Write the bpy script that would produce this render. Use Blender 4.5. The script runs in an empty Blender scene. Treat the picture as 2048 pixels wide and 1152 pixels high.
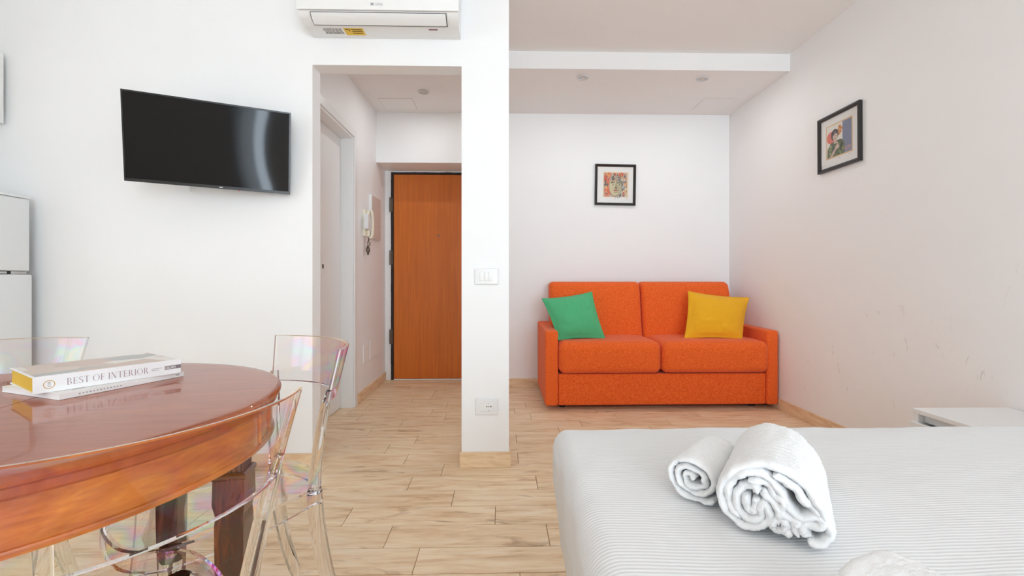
import bpy, bmesh, math, random
from mathutils import Vector, Matrix, noise
R = math.radians
S = bpy.context.scene
COL = S.collection

# ------------------------------------------------------------------ camera, world, light
FOC, CX, CY, EYE, YAW = 915.0, 1024.0, 560.0, 0.965, R(1.31)
cam = bpy.data.cameras.new('camera')
cam.sensor_width = 36.0
cam.lens = FOC / 2048 * 36
cam.shift_y = -(576 - CY) / 2048
cam.clip_start = 0.02
cam_o = bpy.data.objects.new('camera', cam)
cam_o.location = (0, 0, EYE)
cam_o.rotation_euler = (R(90), 0, -YAW)
COL.objects.link(cam_o)
S.camera = cam_o

w = bpy.data.worlds.new('daylight')
S.world = w
w.use_nodes = True
w.node_tree.nodes['Background'].inputs[0].default_value = (0.92, 0.96, 1.0, 1)
w.node_tree.nodes['Background'].inputs[1].default_value = 2.2

def area(name, loc, sx, sy, power, col):
    l = bpy.data.lights.new(name, 'AREA')
    l.shape = 'RECTANGLE'; l.size = sx; l.size_y = sy
    l.energy = power; l.color = col
    o = bpy.data.objects.new(name, l)
    o.location = loc
    o.rotation_euler = (R(90), 0, 0)            # shines towards +Y, into the room
    COL.objects.link(o)
    return o
DAY = (0.80, 0.955, 1.11)
REAR = -3.2                                    # the wall with the balcony doors, behind the viewer
WIN = [(-0.28, 0.22), (0.60, 1.92)]   # openings in it, from x to x
WTOP = 2.32
WP = (55, 122)                                    # daylight through each, in watts
LWP = 10  # watts of the fill through the added left-wall window
SPOT, SPOTH = 2.7, 2.4                                # watts added to ceiling spots that are really unlit
XWL = -2.92
for k, (a, b) in enumerate(WIN):
    area('window_daylight', ((a + b) / 2, REAR - 0.16, WTOP / 2 + 0.02), b - a, WTOP - 0.04, (WP[k]), DAY)
LW0, LW1 = -1.35, 0.55                           # unseen left-wall window, added to brighten the right wall
lw = area('window_daylight', (XWL - .16, (LW0 + LW1) / 2, 1.55), LW1 - LW0, 1.4, LWP, DAY)  # added fill for the right wall, no known window here
lw.rotation_euler = (R(90), 0, R(-90))            # shines towards +X

S.view_settings.view_transform = 'Standard'
S.view_settings.look = 'None'
S.view_settings.gamma = 1.0
S.view_settings.use_curve_mapping = False
S.view_settings.exposure = -0.15
try:
    S.cycles.use_denoising = True
    S.cycles.max_bounces = 10
    S.cycles.diffuse_bounces = 7
    S.cycles.glossy_bounces = 4
    S.cycles.use_adaptive_sampling = True
    S.cycles.adaptive_threshold = 0.03
    S.cycles.transmission_bounces = 9
    S.cycles.transparent_max_bounces = 16
    S.cycles.sample_clamp_indirect = 6.0
except Exception:
    pass

# a pixel of the photograph gives a direction; the known plane gives the distance
def ray(x, y):
    a = (x - CX) / FOC; b = (CY - y) / FOC
    return (a * math.cos(YAW) + math.sin(YAW), math.cos(YAW) - a * math.sin(YAW), b)
def on_z(x, y, z):
    r = ray(x, y); t = (z - EYE) / r[2]; return Vector((r[0] * t, r[1] * t, z))
def on_y(x, y, d):
    r = ray(x, y); t = d / r[1]; return Vector((r[0] * t, d, EYE + r[2] * t))
def on_x(x, y, X):
    r = ray(x, y); t = X / r[0]; return Vector((X, r[1] * t, EYE + r[2] * t))
def to_px(p):
    xc = p[0] * math.cos(YAW) - p[1] * math.sin(YAW); d = p[0] * math.sin(YAW) + p[1] * math.cos(YAW)
    if d < 0.05: return None
    return CX + FOC * xc / d, CY - FOC * (p[2] - EYE) / d

# ------------------------------------------------------------------ materials
def lin(c):
    if isinstance(c, str):
        c = [int(c[i:i + 2], 16) / 255 for i in (0, 2, 4)]
        c = [v / 12.92 if v <= .04045 else ((v + .055) / 1.055) ** 2.4 for v in c]
    return (c[0], c[1], c[2], 1)
class NT:
    def __init__(s, name):
        s.m = bpy.data.materials.new(name); s.m.use_nodes = True
        s.t = s.m.node_tree; s.b = s.t.nodes['Principled BSDF']; s.o = s.t.nodes['Material Output']
    def n(s, typ, **kw):
        nd = s.t.nodes.new(typ)
        for k, v in kw.items():
            if k.startswith('i_'):
                nd.inputs[k[2:].replace('_', ' ')].default_value = v
            else: setattr(nd, k, v)
        return nd
    def l(s, a, b): s.t.links.new(a, b)
    def coords(s, kind='Object', scale=(1, 1, 1), rnd=False):
        tc = s.n('ShaderNodeTexCoord'); mp = s.n('ShaderNodeMapping')
        mp.inputs['Scale'].default_value = scale
        s.l(tc.outputs[kind], mp.inputs['Vector'])
        if rnd:
            oi = s.n('ShaderNodeObjectInfo'); mu = s.n('ShaderNodeMath', operation='MULTIPLY'); mu.inputs[1].default_value = 57.0
            s.l(oi.outputs['Random'], mu.inputs[0]); s.l(mu.outputs[0], mp.inputs['Location'])
        return mp.outputs[0]
    def noise(s, vec, scale, detail=3, rough=.5, dist=0):
        nd = s.n('ShaderNodeTexNoise'); nd.inputs['Scale'].default_value = scale
        nd.inputs['Detail'].default_value = detail; nd.inputs['Roughness'].default_value = rough; nd.inputs['Distortion'].default_value = dist
        s.l(vec, nd.inputs['Vector']); return nd.outputs['Fac']
    def ramp(s, fac, stops, interp='LINEAR'):
        r = s.n('ShaderNodeValToRGB'); r.color_ramp.interpolation = interp
        e = r.color_ramp.elements
        while len(e) < len(stops): e.new(0.5)
        for q, (p, c) in zip(e, stops): q.position = p; q.color = lin(c)
        s.l(fac, r.inputs[0]); return r.outputs[0]
    def mix(s, a, b, fac, blend='MIX'):
        m = s.n('ShaderNodeMix', data_type='RGBA', blend_type=blend)
        for sock, v in ((m.inputs[6], a), (m.inputs[7], b)):
            if isinstance(v, (tuple, list, str)): sock.default_value = lin(v)
            else: s.l(v, sock)
        if isinstance(fac, float): m.inputs[0].default_value = fac
        else: s.l(fac, m.inputs[0])
        return m.outputs[2]
    def bump(s, h, strength=.2, dist=.01):
        b = s.n('ShaderNodeBump'); b.inputs['Strength'].default_value = strength; b.inputs['Distance'].default_value = dist
        s.l(h, b.inputs['Height']); s.l(b.outputs[0], s.b.inputs['Normal'])
    def base(s, c):
        if isinstance(c, (tuple, list, str)): s.b.inputs['Base Color'].default_value = lin(c)
        else: s.l(c, s.b.inputs['Base Color'])
    def set(s, **kw):
        for k, v in kw.items(): s.b.inputs[k.replace('_', ' ')].default_value = v
        return s
def plain(name, c, rough=.5, bump=None, **kw):
    t = NT(name); t.base(c); t.set(Roughness=rough, **kw)
    if bump: t.bump(t.noise(t.coords(), bump[0], 4), bump[1], bump[2])
    return t.m

def wall_paint(name, c, scuff=False):
    t = NT(name); v = t.coords()
    col = t.mix(c, tuple(x * .97 for x in lin(c)[:3]), t.noise(v, 3.0, 4))
    if scuff:
        v2 = t.coords(scale=(1, 7, 1.6))
        f = t.ramp(t.noise(v2, 5.5, 6, .62, 1.2), [(.655, (0, 0, 0)), (.70, (.30, .30, .30))])
        # scuffs lie only in the lower part of the wall, where chairs and bags have rubbed it
        tc = t.n('ShaderNodeTexCoord'); sx = t.n('ShaderNodeSeparateXYZ'); t.l(tc.outputs['Object'], sx.inputs[0])
        mr = t.n('ShaderNodeMapRange'); mr.inputs[1].default_value = 1.15; mr.inputs[2].default_value = .55
        t.l(sx.outputs[2], mr.inputs[0])
        mm = t.n('ShaderNodeMath', operation='MULTIPLY'); t.l(f, mm.inputs[0]); t.l(mr.outputs[0], mm.inputs[1])
        col = t.mix(col, '9c948c', mm.outputs[0])
    t.base(col); t.set(Roughness=.62)
    t.bump(t.noise(v, 160, 3), .05, .002)
    return t.m
M = {}
M['wall'] = wall_paint('white_wall_paint', (.90, .90, .90))
M['wall_scuffed'] = wall_paint('scuffed_white_wall_paint', (.90, .89, .885), True)
M['ceiling'] = wall_paint('matt_ceiling_paint', (.88, .87, .86))
M['gloss_white'] = plain('white_lacquer', (.84, .84, .83), .3)
M['door_white'] = plain('white_door_laminate', (.80, .79, .78), .38)
M['plastic'] = plain('white_plastic', (.82, .82, .82), .32)
M['plastic_warm'] = plain('ivory_plastic', 'efe8d4', .4)
M['plastic_grey'] = plain('pale_grey_plastic', (.66, .66, .67), .4)
M['panel_grey'] = plain('beige_grey_panel', 'd8ccc4', .45)
M['dark'] = plain('dark_gap', (.02, .018, .018), .6)
M['grey'] = plain('grey_rubber', (.32, .33, .34), .7)
M['black_gloss'] = plain('black_screen', (.004, .004, .0045), .055, **{'Specular IOR Level': .27})
M['black_plastic'] = plain('black_bezel', (.012, .012, .014), .25)
M['frame_black'] = plain('black_picture_frame', (.022, .019, .018), .32)
M['mat_board'] = plain('white_mat_board', (.83, .82, .80), .8)
M['metal'] = plain('brushed_metal', (.55, .54, .52), .35, Metallic=1.0)
M['bronze'] = plain('dark_metal', (.16, .13, .10), .4, Metallic=.8)
M['fridge'] = plain('white_fridge_enamel', (.80, .815, .82), .3)
M['yellow_label'] = plain('yellow_label', 'e2b92e', .5)
M['grout'] = plain('tile_grout', 'a3886c', .9)

def floor_mat():
    t = NT('wood_look_tile'); v = t.coords(scale=(1, 7, 1), rnd=True); v2 = t.coords(scale=(1, 3.2, 1), rnd=True)
    g = t.noise(v, 4.0, 7, .62, .6)
    c = t.ramp(g, [(.30, 'd4b088'), (.45, 'f0d3ad'), (.58, 'f8e2c2'), (.75, 'fcecd5')])
    k = t.ramp(t.noise(v2, 3.3, 3, .5, 1.8), [(.64, (0, 0, 0)), (.75, (.62, .62, .62))])
    c = t.mix(c, 'a07c5c', k)
    f = t.ramp(t.noise(t.coords(scale=(1, 26, 1), rnd=True), 9, 5, .6), [(.42, (.86, .85, .84)), (.6, (1, 1, 1))])
    c = t.mix(c, f, .55, 'MULTIPLY')
    oi = t.n('ShaderNodeObjectInfo')
    r = t.ramp(oi.outputs['Random'], [(0, (.93, .92, .91)), (1, (1.0, 1.0, 1.0))])
    c = t.mix(c, r, 1.0, 'MULTIPLY')
    t.base(c); t.set(Roughness=.42)
    t.b.inputs['Specular IOR Level'].default_value = .35
    t.bump(g, .06, .004)
    return t.m
M['floor'] = floor_mat()
def skirting_mat():
    t = NT('wood_look_skirting_tile'); v = t.coords(scale=(1.4, 1.4, 9), rnd=True)
    g = t.noise(v, 5.0, 6, .6, .5)
    t.base(t.ramp(g, [(.3, 'd6b188'), (.55, 'ebcfab'), (.75, 'f2dbbc')])); t.set(Roughness=.45); return t.m
M['skirting'] = skirting_mat()

def wood(name, stops, axis_scale, scale=6, rough=.2, coat=0., dist=.8, bump=0., spec=.5, crough=.06):
    t = NT(name); v = t.coords(scale=axis_scale)
    g = t.noise(v, scale, 6, .6, dist)
    t.base(t.ramp(g, stops)); t.set(Roughness=rough)
    t.b.inputs['Coat Weight'].default_value = coat; t.b.inputs['Coat Roughness'].default_value = crough; t.b.inputs['Specular IOR Level'].default_value = spec
    if bump: t.bump(g, bump, .002)
    return t.m
M['table_top'] = wood('polished_mahogany_top', [(.2, '8c3c10'), (.5, '9e4a18'), (.8, 'ae5a22')], (1.5, 14, 1), 5, .34, .62, spec=.2, crough=.025)
M['table_apron'] = wood('polished_mahogany_apron', [(.3, 'a04c12'), (.55, 'c46a1e'), (.75, 'd67e2c')], (3, 3, 14), 4, .26, .8)
M['table_leg'] = wood('dark_mahogany_leg', [(.3, '260d02'), (.5, '4e2006'), (.72, '7a390c')], (14, 14, 1.5), 5, .25, .6)
M['entry_door'] = wood('orange_walnut_veneer', [(.25, 'be600c'), (.52, 'cd6b12'), (.8, 'd9781c')], (20, 1, .7), 3, .42, .0, .4)
M['door_edge'] = wood('worn_dark_frame', [(.35, '120a08'), (.6, '2a1913'), (.78, '4a3226')], (6, 6, 3), 9, .6)

def fabric(name, a, b, scale=900, bump=.25, rough=.9):
    t = NT(name); v = t.coords()
    n1 = t.noise(v, scale * .32, 3, .7)
    c = t.ramp(n1, [(.35, a), (.65, b)])
    t.base(c); t.set(Roughness=rough)
    t.b.inputs['Specular IOR Level'].default_value = .15
    t.b.inputs['Sheen Weight'].default_value = .12
    t.bump(n1, bump, .002)
    return t.m
M['sofa'] = fabric('orange_woven_upholstery', 'd64c14', 'fe7a38', 600, .35)
M['green'] = fabric('green_cotton', '4dab74', '5cbd85', 2200, .12)
M['yellow'] = fabric('mustard_cotton', 'e4a31a', 'f4b92e', 2200, .12)
def sheet_mat():
    t = NT('white_striped_sheet'); tc = t.n('ShaderNodeTexCoord')
    wv = t.n('ShaderNodeTexWave', wave_type='BANDS', bands_direction='Y', wave_profile='SIN')
    wv.inputs['Scale'].default_value = 38; wv.inputs['Distortion'].default_value = .9; wv.inputs['Detail'].default_value = 2; wv.inputs['Detail Scale'].default_value = .12
    t.l(tc.outputs['Object'], wv.inputs['Vector'])
    t.base(t.ramp(wv.outputs['Fac'], [(.25, (.745, .755, .76)), (.75, (.815, .82, .825))])); t.set(Roughness=.7)
    t.bump(wv.outputs['Fac'], .22, .0025); return t.m
M['sheet'] = sheet_mat()
def terry_mat():
    t = NT('white_terry'); v = t.coords()
    t.base((.89, .89, .89)); t.set(Roughness=.95)
    t.b.inputs['Sheen Weight'].default_value = .25
    t.bump(t.noise(v, 520, 3, .7), .45, .004); return t.m
M['terry'] = terry_mat()
def pane_mat():
    t = NT('picture_glass'); tr = t.n('ShaderNodeBsdfTransparent'); gl = t.n('ShaderNodeBsdfGlossy'); gl.inputs['Roughness'].default_value = .02
    lw = t.n('ShaderNodeLayerWeight'); pw = t.n('ShaderNodeMath', operation='POWER'); pw.inputs[1].default_value = 5.0; t.l(lw.outputs['Facing'], pw.inputs[0])
    fr = t.n('ShaderNodeMapRange'); fr.inputs[3].default_value = .035; t.l(pw.outputs[0], fr.inputs[0]); mx = t.n('ShaderNodeMixShader')
    t.l(fr.outputs[0], mx.inputs[0]); t.l(tr.outputs[0], mx.inputs[1]); t.l(gl.outputs[0], mx.inputs[2]); t.l(mx.outputs[0], t.o.inputs[0]); return t.m
M['pane'] = pane_mat()
def clear_glass():
    t = NT('clear_polycarbonate_solid'); t.set(Roughness=.015, IOR=1.45); t.b.inputs['Transmission Weight'].default_value = 1.0
    t.base((.985, .985, .99)); return t.m
M['clear'] = clear_glass()
def clear_sheet():
    """thin clear moulding: see-through, with a sheen that carries the faint rainbow of moulding stress"""
    t = NT('clear_polycarbonate_sheet')
    tr = t.n('ShaderNodeBsdfTransparent'); tr.inputs[0].default_value = (.985, .985, .985, 1)
    gl = t.n('ShaderNodeBsdfGlossy'); gl.inputs['Roughness'].default_value = .03
    v = t.coords(scale=(2.4, 2.4, 4.0))
    c = t.ramp(t.noise(v, 3.0, 1.2, .4, 1.4), [(.28, (.85, .85, .85)), (.38, (1, .62, .22)), (.45, (.95, .25, .55)), (.51, (.45, .45, .95)), (.57, (.35, .9, .6)), (.64, (.95, .85, .35)), (.72, (.85, .85, .85))])
    t.l(c, gl.inputs['Color'])
    lw = t.n('ShaderNodeLayerWeight'); pw = t.n('ShaderNodeMath', operation='POWER'); pw.inputs[1].default_value = 4.0; t.l(lw.outputs['Facing'], pw.inputs[0])
    mr = t.n('ShaderNodeMapRange'); mr.inputs[3].default_value = .045; mr.inputs[4].default_value = .9; t.l(pw.outputs[0], mr.inputs[0])
    mx = t.n('ShaderNodeMixShader'); t.l(mr.outputs[0], mx.inputs[0]); t.l(tr.outputs[0], mx.inputs[1]); t.l(gl.outputs[0], mx.inputs[2]); t.l(mx.outputs[0], t.o.inputs[0]); return t.m
M['clear_sheet'] = clear_sheet()
def curtain_mat():
    t = NT('sheer_curtain'); tr = t.n('ShaderNodeBsdfTranslucent'); tr.inputs[0].default_value = (.85, .85, .84, 1)
    df = t.n('ShaderNodeBsdfDiffuse'); df.inputs[0].default_value = (.8, .8, .8, 1); mx = t.n('ShaderNodeMixShader'); mx.inputs[0].default_value = .4
    t.l(tr.outputs[0], mx.inputs[1]); t.l(df.outputs[0], mx.inputs[2]); t.l(mx.outputs[0], t.o.inputs[0]); return t.m
M['curtain'] = curtain_mat()
def ink(c): 
    k = 'ink_' + (c if isinstance(c, str) else 'x')
    if k not in M: M[k] = plain('printed_' + c, c, .7)
    return M[k]

# ------------------------------------------------------------------ mesh helpers
def obj(name, bm, mat, parent=None, smooth=False, loc=None, rot=None):
    me = bpy.data.meshes.new(name)
    if isinstance(bm, bmesh.types.BMesh):
        bmesh.ops.recalc_face_normals(bm, faces=bm.faces)
        bm.to_mesh(me); bm.free()
    else:
        me.from_pydata(*bm); me.update()
        b2 = bmesh.new(); b2.from_mesh(me); bmesh.ops.recalc_face_normals(b2, faces=b2.faces); b2.to_mesh(me); b2.free()
    for m in (mat if isinstance(mat, list) else [mat]): me.materials.append(m)
    if smooth:
        for p in me.polygons: p.use_smooth = True
        if smooth != 'all':
            try: me.set_sharp_from_angle(angle=R(38))
            except Exception: pass
    o = bpy.data.objects.new(name, me); COL.objects.link(o)
    if parent: o.parent = parent
    if loc: o.location = loc
    if rot: o.rotation_euler = rot
    return o
def tag(o, label, cat, group=None, kind=None):
    o['label'] = label
    if cat: o['category'] = cat
    if group: o['group'] = group
    if kind: o['kind'] = kind
    return o
def thing(name, label, cat, loc=(0, 0, 0), rotz=0, group=None, kind=None):
    o = bpy.data.objects.new(name, None); o.empty_display_size = .05; COL.objects.link(o)
    o.location = loc; o.rotation_euler = (0, 0, rotz)
    return tag(o, label, cat, group, kind)
def struct(name, bm, mat, label, cat='structure'):
    return tag(obj(name, bm, mat), label, cat, kind='structure')
def bx(bm, x0, x1, y0, y1, z0, z1, bev=0, seg=2, mi=0):
    vs = [bm.verts.new((x, y, z)) for x in (x0, x1) for y in (y0, y1) for z in (z0, z1)]
    idx = [(0, 1, 3, 2), (4, 6, 7, 5), (0, 4, 5, 1), (2, 3, 7, 6), (0, 2, 6, 4), (1, 5, 7, 3)]
    fs = [bm.faces.new([vs[i] for i in f]) for f in idx]
    for f in fs: f.material_index = mi
    if bev:
        es = list({e for f in fs for e in f.edges})
        bmesh.ops.bevel(bm, geom=es, offset=bev, segments=seg, profile=.5, affect='EDGES')
    return bm
def box(x0, x1, y0, y1, z0, z1, bev=0, seg=2): return bx(bmesh.new(), x0, x1, y0, y1, z0, z1, bev, seg)
def rbox(sx, sy, sz, r, k=4, n=6, fn=None, c=(0, 0, 0)):
    """closed rounded box on a fine grid; fn may reshape each point"""
    def ax(h, rr):
        cs = [-h + rr * (1 - math.cos(math.pi / 2 * i / k)) if False else -h + rr * (1 - math.tan(math.pi / 4 * (1 - i / k))) for i in range(k + 1)]
        mid = [(-h + rr) + (2 * (h - rr)) * i / n for i in range(1, n)]
        return cs + mid + [-v for v in reversed(cs)]
    H = (sx / 2, sy / 2, sz / 2)
    A = [ax(h, min(r, h * .999)) for h in H]
    vid = {}; V = []; F = []
    def vert(i, j, l):
        key = (i, j, l)
        if key in vid: return vid[key]
        p = Vector((A[0][i], A[1][j], A[2][l]))
        q = Vector([max(-(H[a] - r), min(H[a] - r, p[a])) for a in range(3)])
        d = p - q
        nz = [abs(x) > 1e-9 for x in d]
        if d.length > 1e-9: p = q + d.normalized() * r
        if fn: p = Vector(fn(p, (p[0] / H[0], p[1] / H[1], p[2] / H[2])))
        vid[key] = len(V); V.append((p[0] + c[0], p[1] + c[1], p[2] + c[2])); return vid[key]
    L = [len(a) - 1 for a in A]
    for a in range(3):
        b, d = (a + 1) % 3, (a + 2) % 3
        for side in (0, L[a]):
            for i in range(L[b]):
                for j in range(L[d]):
                    q = []
                    for (u, v2) in ((i, j), (i + 1, j), (i + 1, j + 1), (i, j + 1)):
                        t = [0, 0, 0]; t[a] = side; t[b] = u; t[d] = v2; q.append(vert(*t))
                    F.append(q if side else q[::-1])
    return (V, [], F)
def loft(rings, close=True, caps=True):
    """rings: lists of points, same count"""
    V = []; F = []; n = len(rings[0])
    for r in rings: V += [tuple(p) for p in r]
    for i in range(len(rings) - 1):
        for j in range(n if close else n - 1):
            a = i * n + j; b = i * n + (j + 1) % n
            F.append((a, b, b + n, a + n))
    if caps:
        F.append(tuple(reversed(range(n)))); F.append(tuple(range((len(rings) - 1) * n, len(rings) * n)))
    return (V, [], F)
def catmull(pts, per=6, closed=False):
    P = [Vector(p) for p in pts]; out = []; n = len(P)
    rng = n if closed else n - 1
    for i in range(rng):
        p0 = P[(i - 1) % n] if closed or i > 0 else P[0] * 2 - P[1]
        p1 = P[i]; p2 = P[(i + 1) % n]
        p3 = P[(i + 2) % n] if closed or i + 2 < n else P[-1] * 2 - P[-2]
        for k in range(per):
            t = k / per
            out.append(.5 * ((2 * p1) + (p2 - p0) * t + (2 * p0 - 5 * p1 + 4 * p2 - p3) * t * t + (3 * p1 - p0 - 3 * p2 + p3) * t ** 3))
    if not closed: out.append(P[-1].copy())
    return out
def tube(path, sec, up=(0, 0, 1), per=6, nsec=12, sq=3.0):
    """swept rounded-rectangle tube; sec = [(w, d)] per control point, w across, d along 'up x tangent'"""
    C = catmull(path, per); W = catmull([Vector((a, b, 0)) for a, b in sec], per); rings = []
    for i, p in enumerate(C):
        t = (C[min(i + 1, len(C) - 1)] - C[max(i - 1, 0)]).normalized()
        a = Vector(up); a = (a - t * a.dot(t)).normalized(); b = t.cross(a)
        ring = []
        for k in range(nsec):
            th = 2 * math.pi * k / nsec; c, s = math.cos(th), math.sin(th)
            f = (abs(c) ** sq + abs(s) ** sq) ** (-1 / sq)
            ring.append(p + a * (W[i][0] / 2 * c * f) + b * (W[i][1] / 2 * s * f))
        rings.append(ring)
    return loft(rings)
def lathe(prof, n=64, a0=0, a1=2 * math.pi):
    """profile of (r, z) revolved; a part turn is closed with flat cut faces"""
    full = abs(a1 - a0 - 2 * math.pi) < 1e-6
    steps = n if full else n + 1
    rings = [[(r * math.cos(a0 + (a1 - a0) * i / n), r * math.sin(a0 + (a1 - a0) * i / n), z) for r, z in prof] for i in range(steps)]
    V = [p for r in rings for p in r]; m = len(prof); F = []
    for i in range(n):
        b = ((i + 1) % steps) * m if full else (i + 1) * m
        for j in range(m): F.append((i * m + j, i * m + (j + 1) % m, b + (j + 1) % m, b + j))
    if not full:
        F.append(tuple(range(m))); F.append(tuple(reversed(range((steps - 1) * m, steps * m))))
    bm = bmesh.new()
    vs = [bm.verts.new(v) for v in V]
    for f in F:
        try: bm.faces.new([vs[i] for i in f])
        except Exception: pass
    bmesh.ops.remove_doubles(bm, verts=bm.verts, dist=1e-6)
    return bm
def disc(bm, c, r, z0, z1, n=24, axis='z', mi=0):
    rings = []
    for z in (z0, z1):
        ring = []
        for k in range(n):
            a = 2 * math.pi * k / n; u, v = r * math.cos(a), r * math.sin(a)
            p = {'z': (c[0] + u, c[1] + v, z), 'y': (c[0] + u, z, c[1] + v), 'x': (z, c[0] + u, c[1] + v)}[axis]
            ring.append(bm.verts.new(p))
        rings.append(ring)
    fs = [bm.faces.new(rings[0]), bm.faces.new(rings[1][::-1])]
    for k in range(n): fs.append(bm.faces.new((rings[0][k], rings[0][(k + 1) % n], rings[1][(k + 1) % n], rings[1][k])))
    for f in fs: f.material_index = mi
    return bm
def text_bm(s, size, weight=0.0):
    cu = bpy.data.curves.new('t', 'FONT'); cu.body = s; cu.size = size; cu.offset = weight
    o = bpy.data.objects.new('t', cu); me = bpy.data.meshes.new_from_object(o)
    bm = bmesh.new(); bm.from_mesh(me); bpy.data.objects.remove(o); bpy.data.meshes.remove(me)
    return bm

# ------------------------------------------------------------------ the room
XR, XL, ZC, ZS = 2.075, XWL, 2.59, 2.467      # right wall, left wall, ceiling, lowered ceiling
YP, YP2 = 2.365, 2.467                           # wall with the television and doorway
YB, YD = 4.124, 4.44                             # alcove back wall, entry door
XH = -1.122                                      # left wall of the hallway
PL, PR, YQ = -0.206, 0.038, 2.61                 # the pier between hallway and alcove
OL, OT = -0.968, 2.067                           # doorway opening
YS = 3.245                                       # edge of the lowered ceiling

flo = struct('floor', box(XL - .1, XR + .1, REAR - .1, YD + .2, -.12, -.004), M['grout'], 'wood-look plank tile floor with thin pale joints', 'floor')
struct('wall_right', box(XR, XR + .12, REAR - .12, YB + .3, -.1, ZC + .1), M['wall_scuffed'], 'long white wall on the right with faint scuff marks', 'wall')
b = bmesh.new()
bx(b, XL - .12, XL, REAR - .12, LW0, -.1, ZC + .1); bx(b, XL - .12, XL, LW1, YP2, -.1, ZC + .1)
bx(b, XL - .12, XL, LW0, LW1, -.1, .85); bx(b, XL - .12, XL, LW0, LW1, 2.25, ZC + .1)  # leaves the opening for the added window
struct('wall_left', b, M['wall'], 'white wall behind the fridge', 'wall')
b = bmesh.new()
bx(b, XL, OL, YP, YP2, -.1, ZC + .05); bx(b, OL, PL, YP, YP2, OT, ZC + .05)
struct('wall_partition', b, M['wall'], 'white wall carrying the television, with the open doorway', 'wall')
struct('wall_pier', box(PL, PR, YP, YQ, -.1, ZC + .05), M['wall'], 'white wall end between the hallway and the sofa alcove', 'wall')
struct('wall_back', box(PL, XR + .05, YB, YB + .4, -.1, ZC + .05), M['wall'], 'white alcove wall behind the orange sofa', 'wall')
b = bmesh.new()
bx(b, XH - .1, PL, YB, YD + .05, 2.018, ZC + .05)         # lintel over the entry
bx(b, XH - .2, PL + .2, YD + .06, YD + .16, -.1, ZC)
bx(b, -.262, PL, YB, YD + .06, -.1, 2.018)
struct('wall_entry', b, M['wall'], 'white wall and lintel above the wooden entry door', 'wall')
DY0, DY1, DZ = 2.68, 3.483, 2.035                               # door in the hallway's left wall
b = bmesh.new()
bx(b, XH - .14, XH, YP2, DY0, -.1, ZC); bx(b, XH - .14, XH, DY1, YD + .06, -.1, ZC); bx(b, XH - .14, XH, DY0, DY1, DZ, ZC)
struct('wall_hall', b, M['wall'], 'left wall of the hallway with the white door in it', 'wall')
struct('ceiling', box(XL - .1, XR + .1, REAR - .1, YS + .05, ZC, ZC + .1), M['ceiling'], 'flat white main ceiling', 'ceiling')
b = bmesh.new(); bx(b, XH, XR, YS, YB + .02, ZS, ZC + .1)
struct('ceiling.001', b, M['ceiling'], 'lowered white ceiling over the hallway and sofa alcove', 'ceiling')
# wall behind the viewer with two tall balcony openings
b = bmesh.new()
xs = sorted(WIN); cur = XL - .1
for a, c in xs:
    bx(b, cur, a, REAR - .12, REAR, -.1, ZC + .05); cur = c
bx(b, cur, XR + .1, REAR - .12, REAR, -.1, ZC + .05)
for a, c in xs: bx(b, a, c, REAR - .12, REAR, WTOP, ZC + .05)
struct('wall_rear', b, M['wall'], 'white wall with tall window openings behind the viewer', 'wall')
for k, (a, c) in enumerate(xs):
    b = bmesh.new()
    for (x0, x1, z0, z1) in ((a, a + .06, 0, WTOP), (c - .06, c, 0, WTOP), (a + .06, c - .06, WTOP - .06, WTOP), (a + .06, c - .06, 0, .05)):
        bx(b, x0, x1, REAR - .10, REAR - .04, z0, z1)
    if c - a > .8: bx(b, (a + c) / 2 - .05, (a + c) / 2 + .05, REAR - .10, REAR - .04, .05, WTOP - .06)
    struct('window_%d' % (k + 1), b, M['gloss_white'], ['narrow white window frame in the rear wall', 'wide white balcony door frame behind the bed'][k], 'window')
b = bmesh.new()
for (y0, y1, z0, z1) in ((LW0, LW0 + .05, .85, 2.25), (LW1 - .05, LW1, .85, 2.25), (LW0 + .05, LW1 - .05, 2.2, 2.25), (LW0 + .05, LW1 - .05, .85, .9), ((LW0 + LW1) / 2 - .04, (LW0 + LW1) / 2 + .04, .9, 2.2)):
    bx(b, XL - .10, XL - .04, y0, y1, z0, z1)
struct('window_3', b, M['gloss_white'], 'white frame of an added, unseen window in the left wall', 'window')
def curtain(x0, x1, label):
    n = 60; V = []; F = []
    for i in range(n + 1):
        x = x0 + (x1 - x0) * i / n; y = REAR + .07 + .022 * math.sin(i * 1.15) + .008 * math.sin(i * .41)
        V += [(x, y, .03), (x, y, 2.45)]
    for i in range(n): F.append((2 * i, 2 * i + 2, 2 * i + 3, 2 * i + 1))
    tag(obj('curtain', (V, [], F), M['curtain'], smooth='all'), label, 'curtain', 'sheer curtains at the rear windows')
curtain(-.35, -.02, 'sheer white curtain half across the narrow rear window')
curtain(1.78, 2.04, 'sheer white curtain gathered beside the wide rear window')

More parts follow.
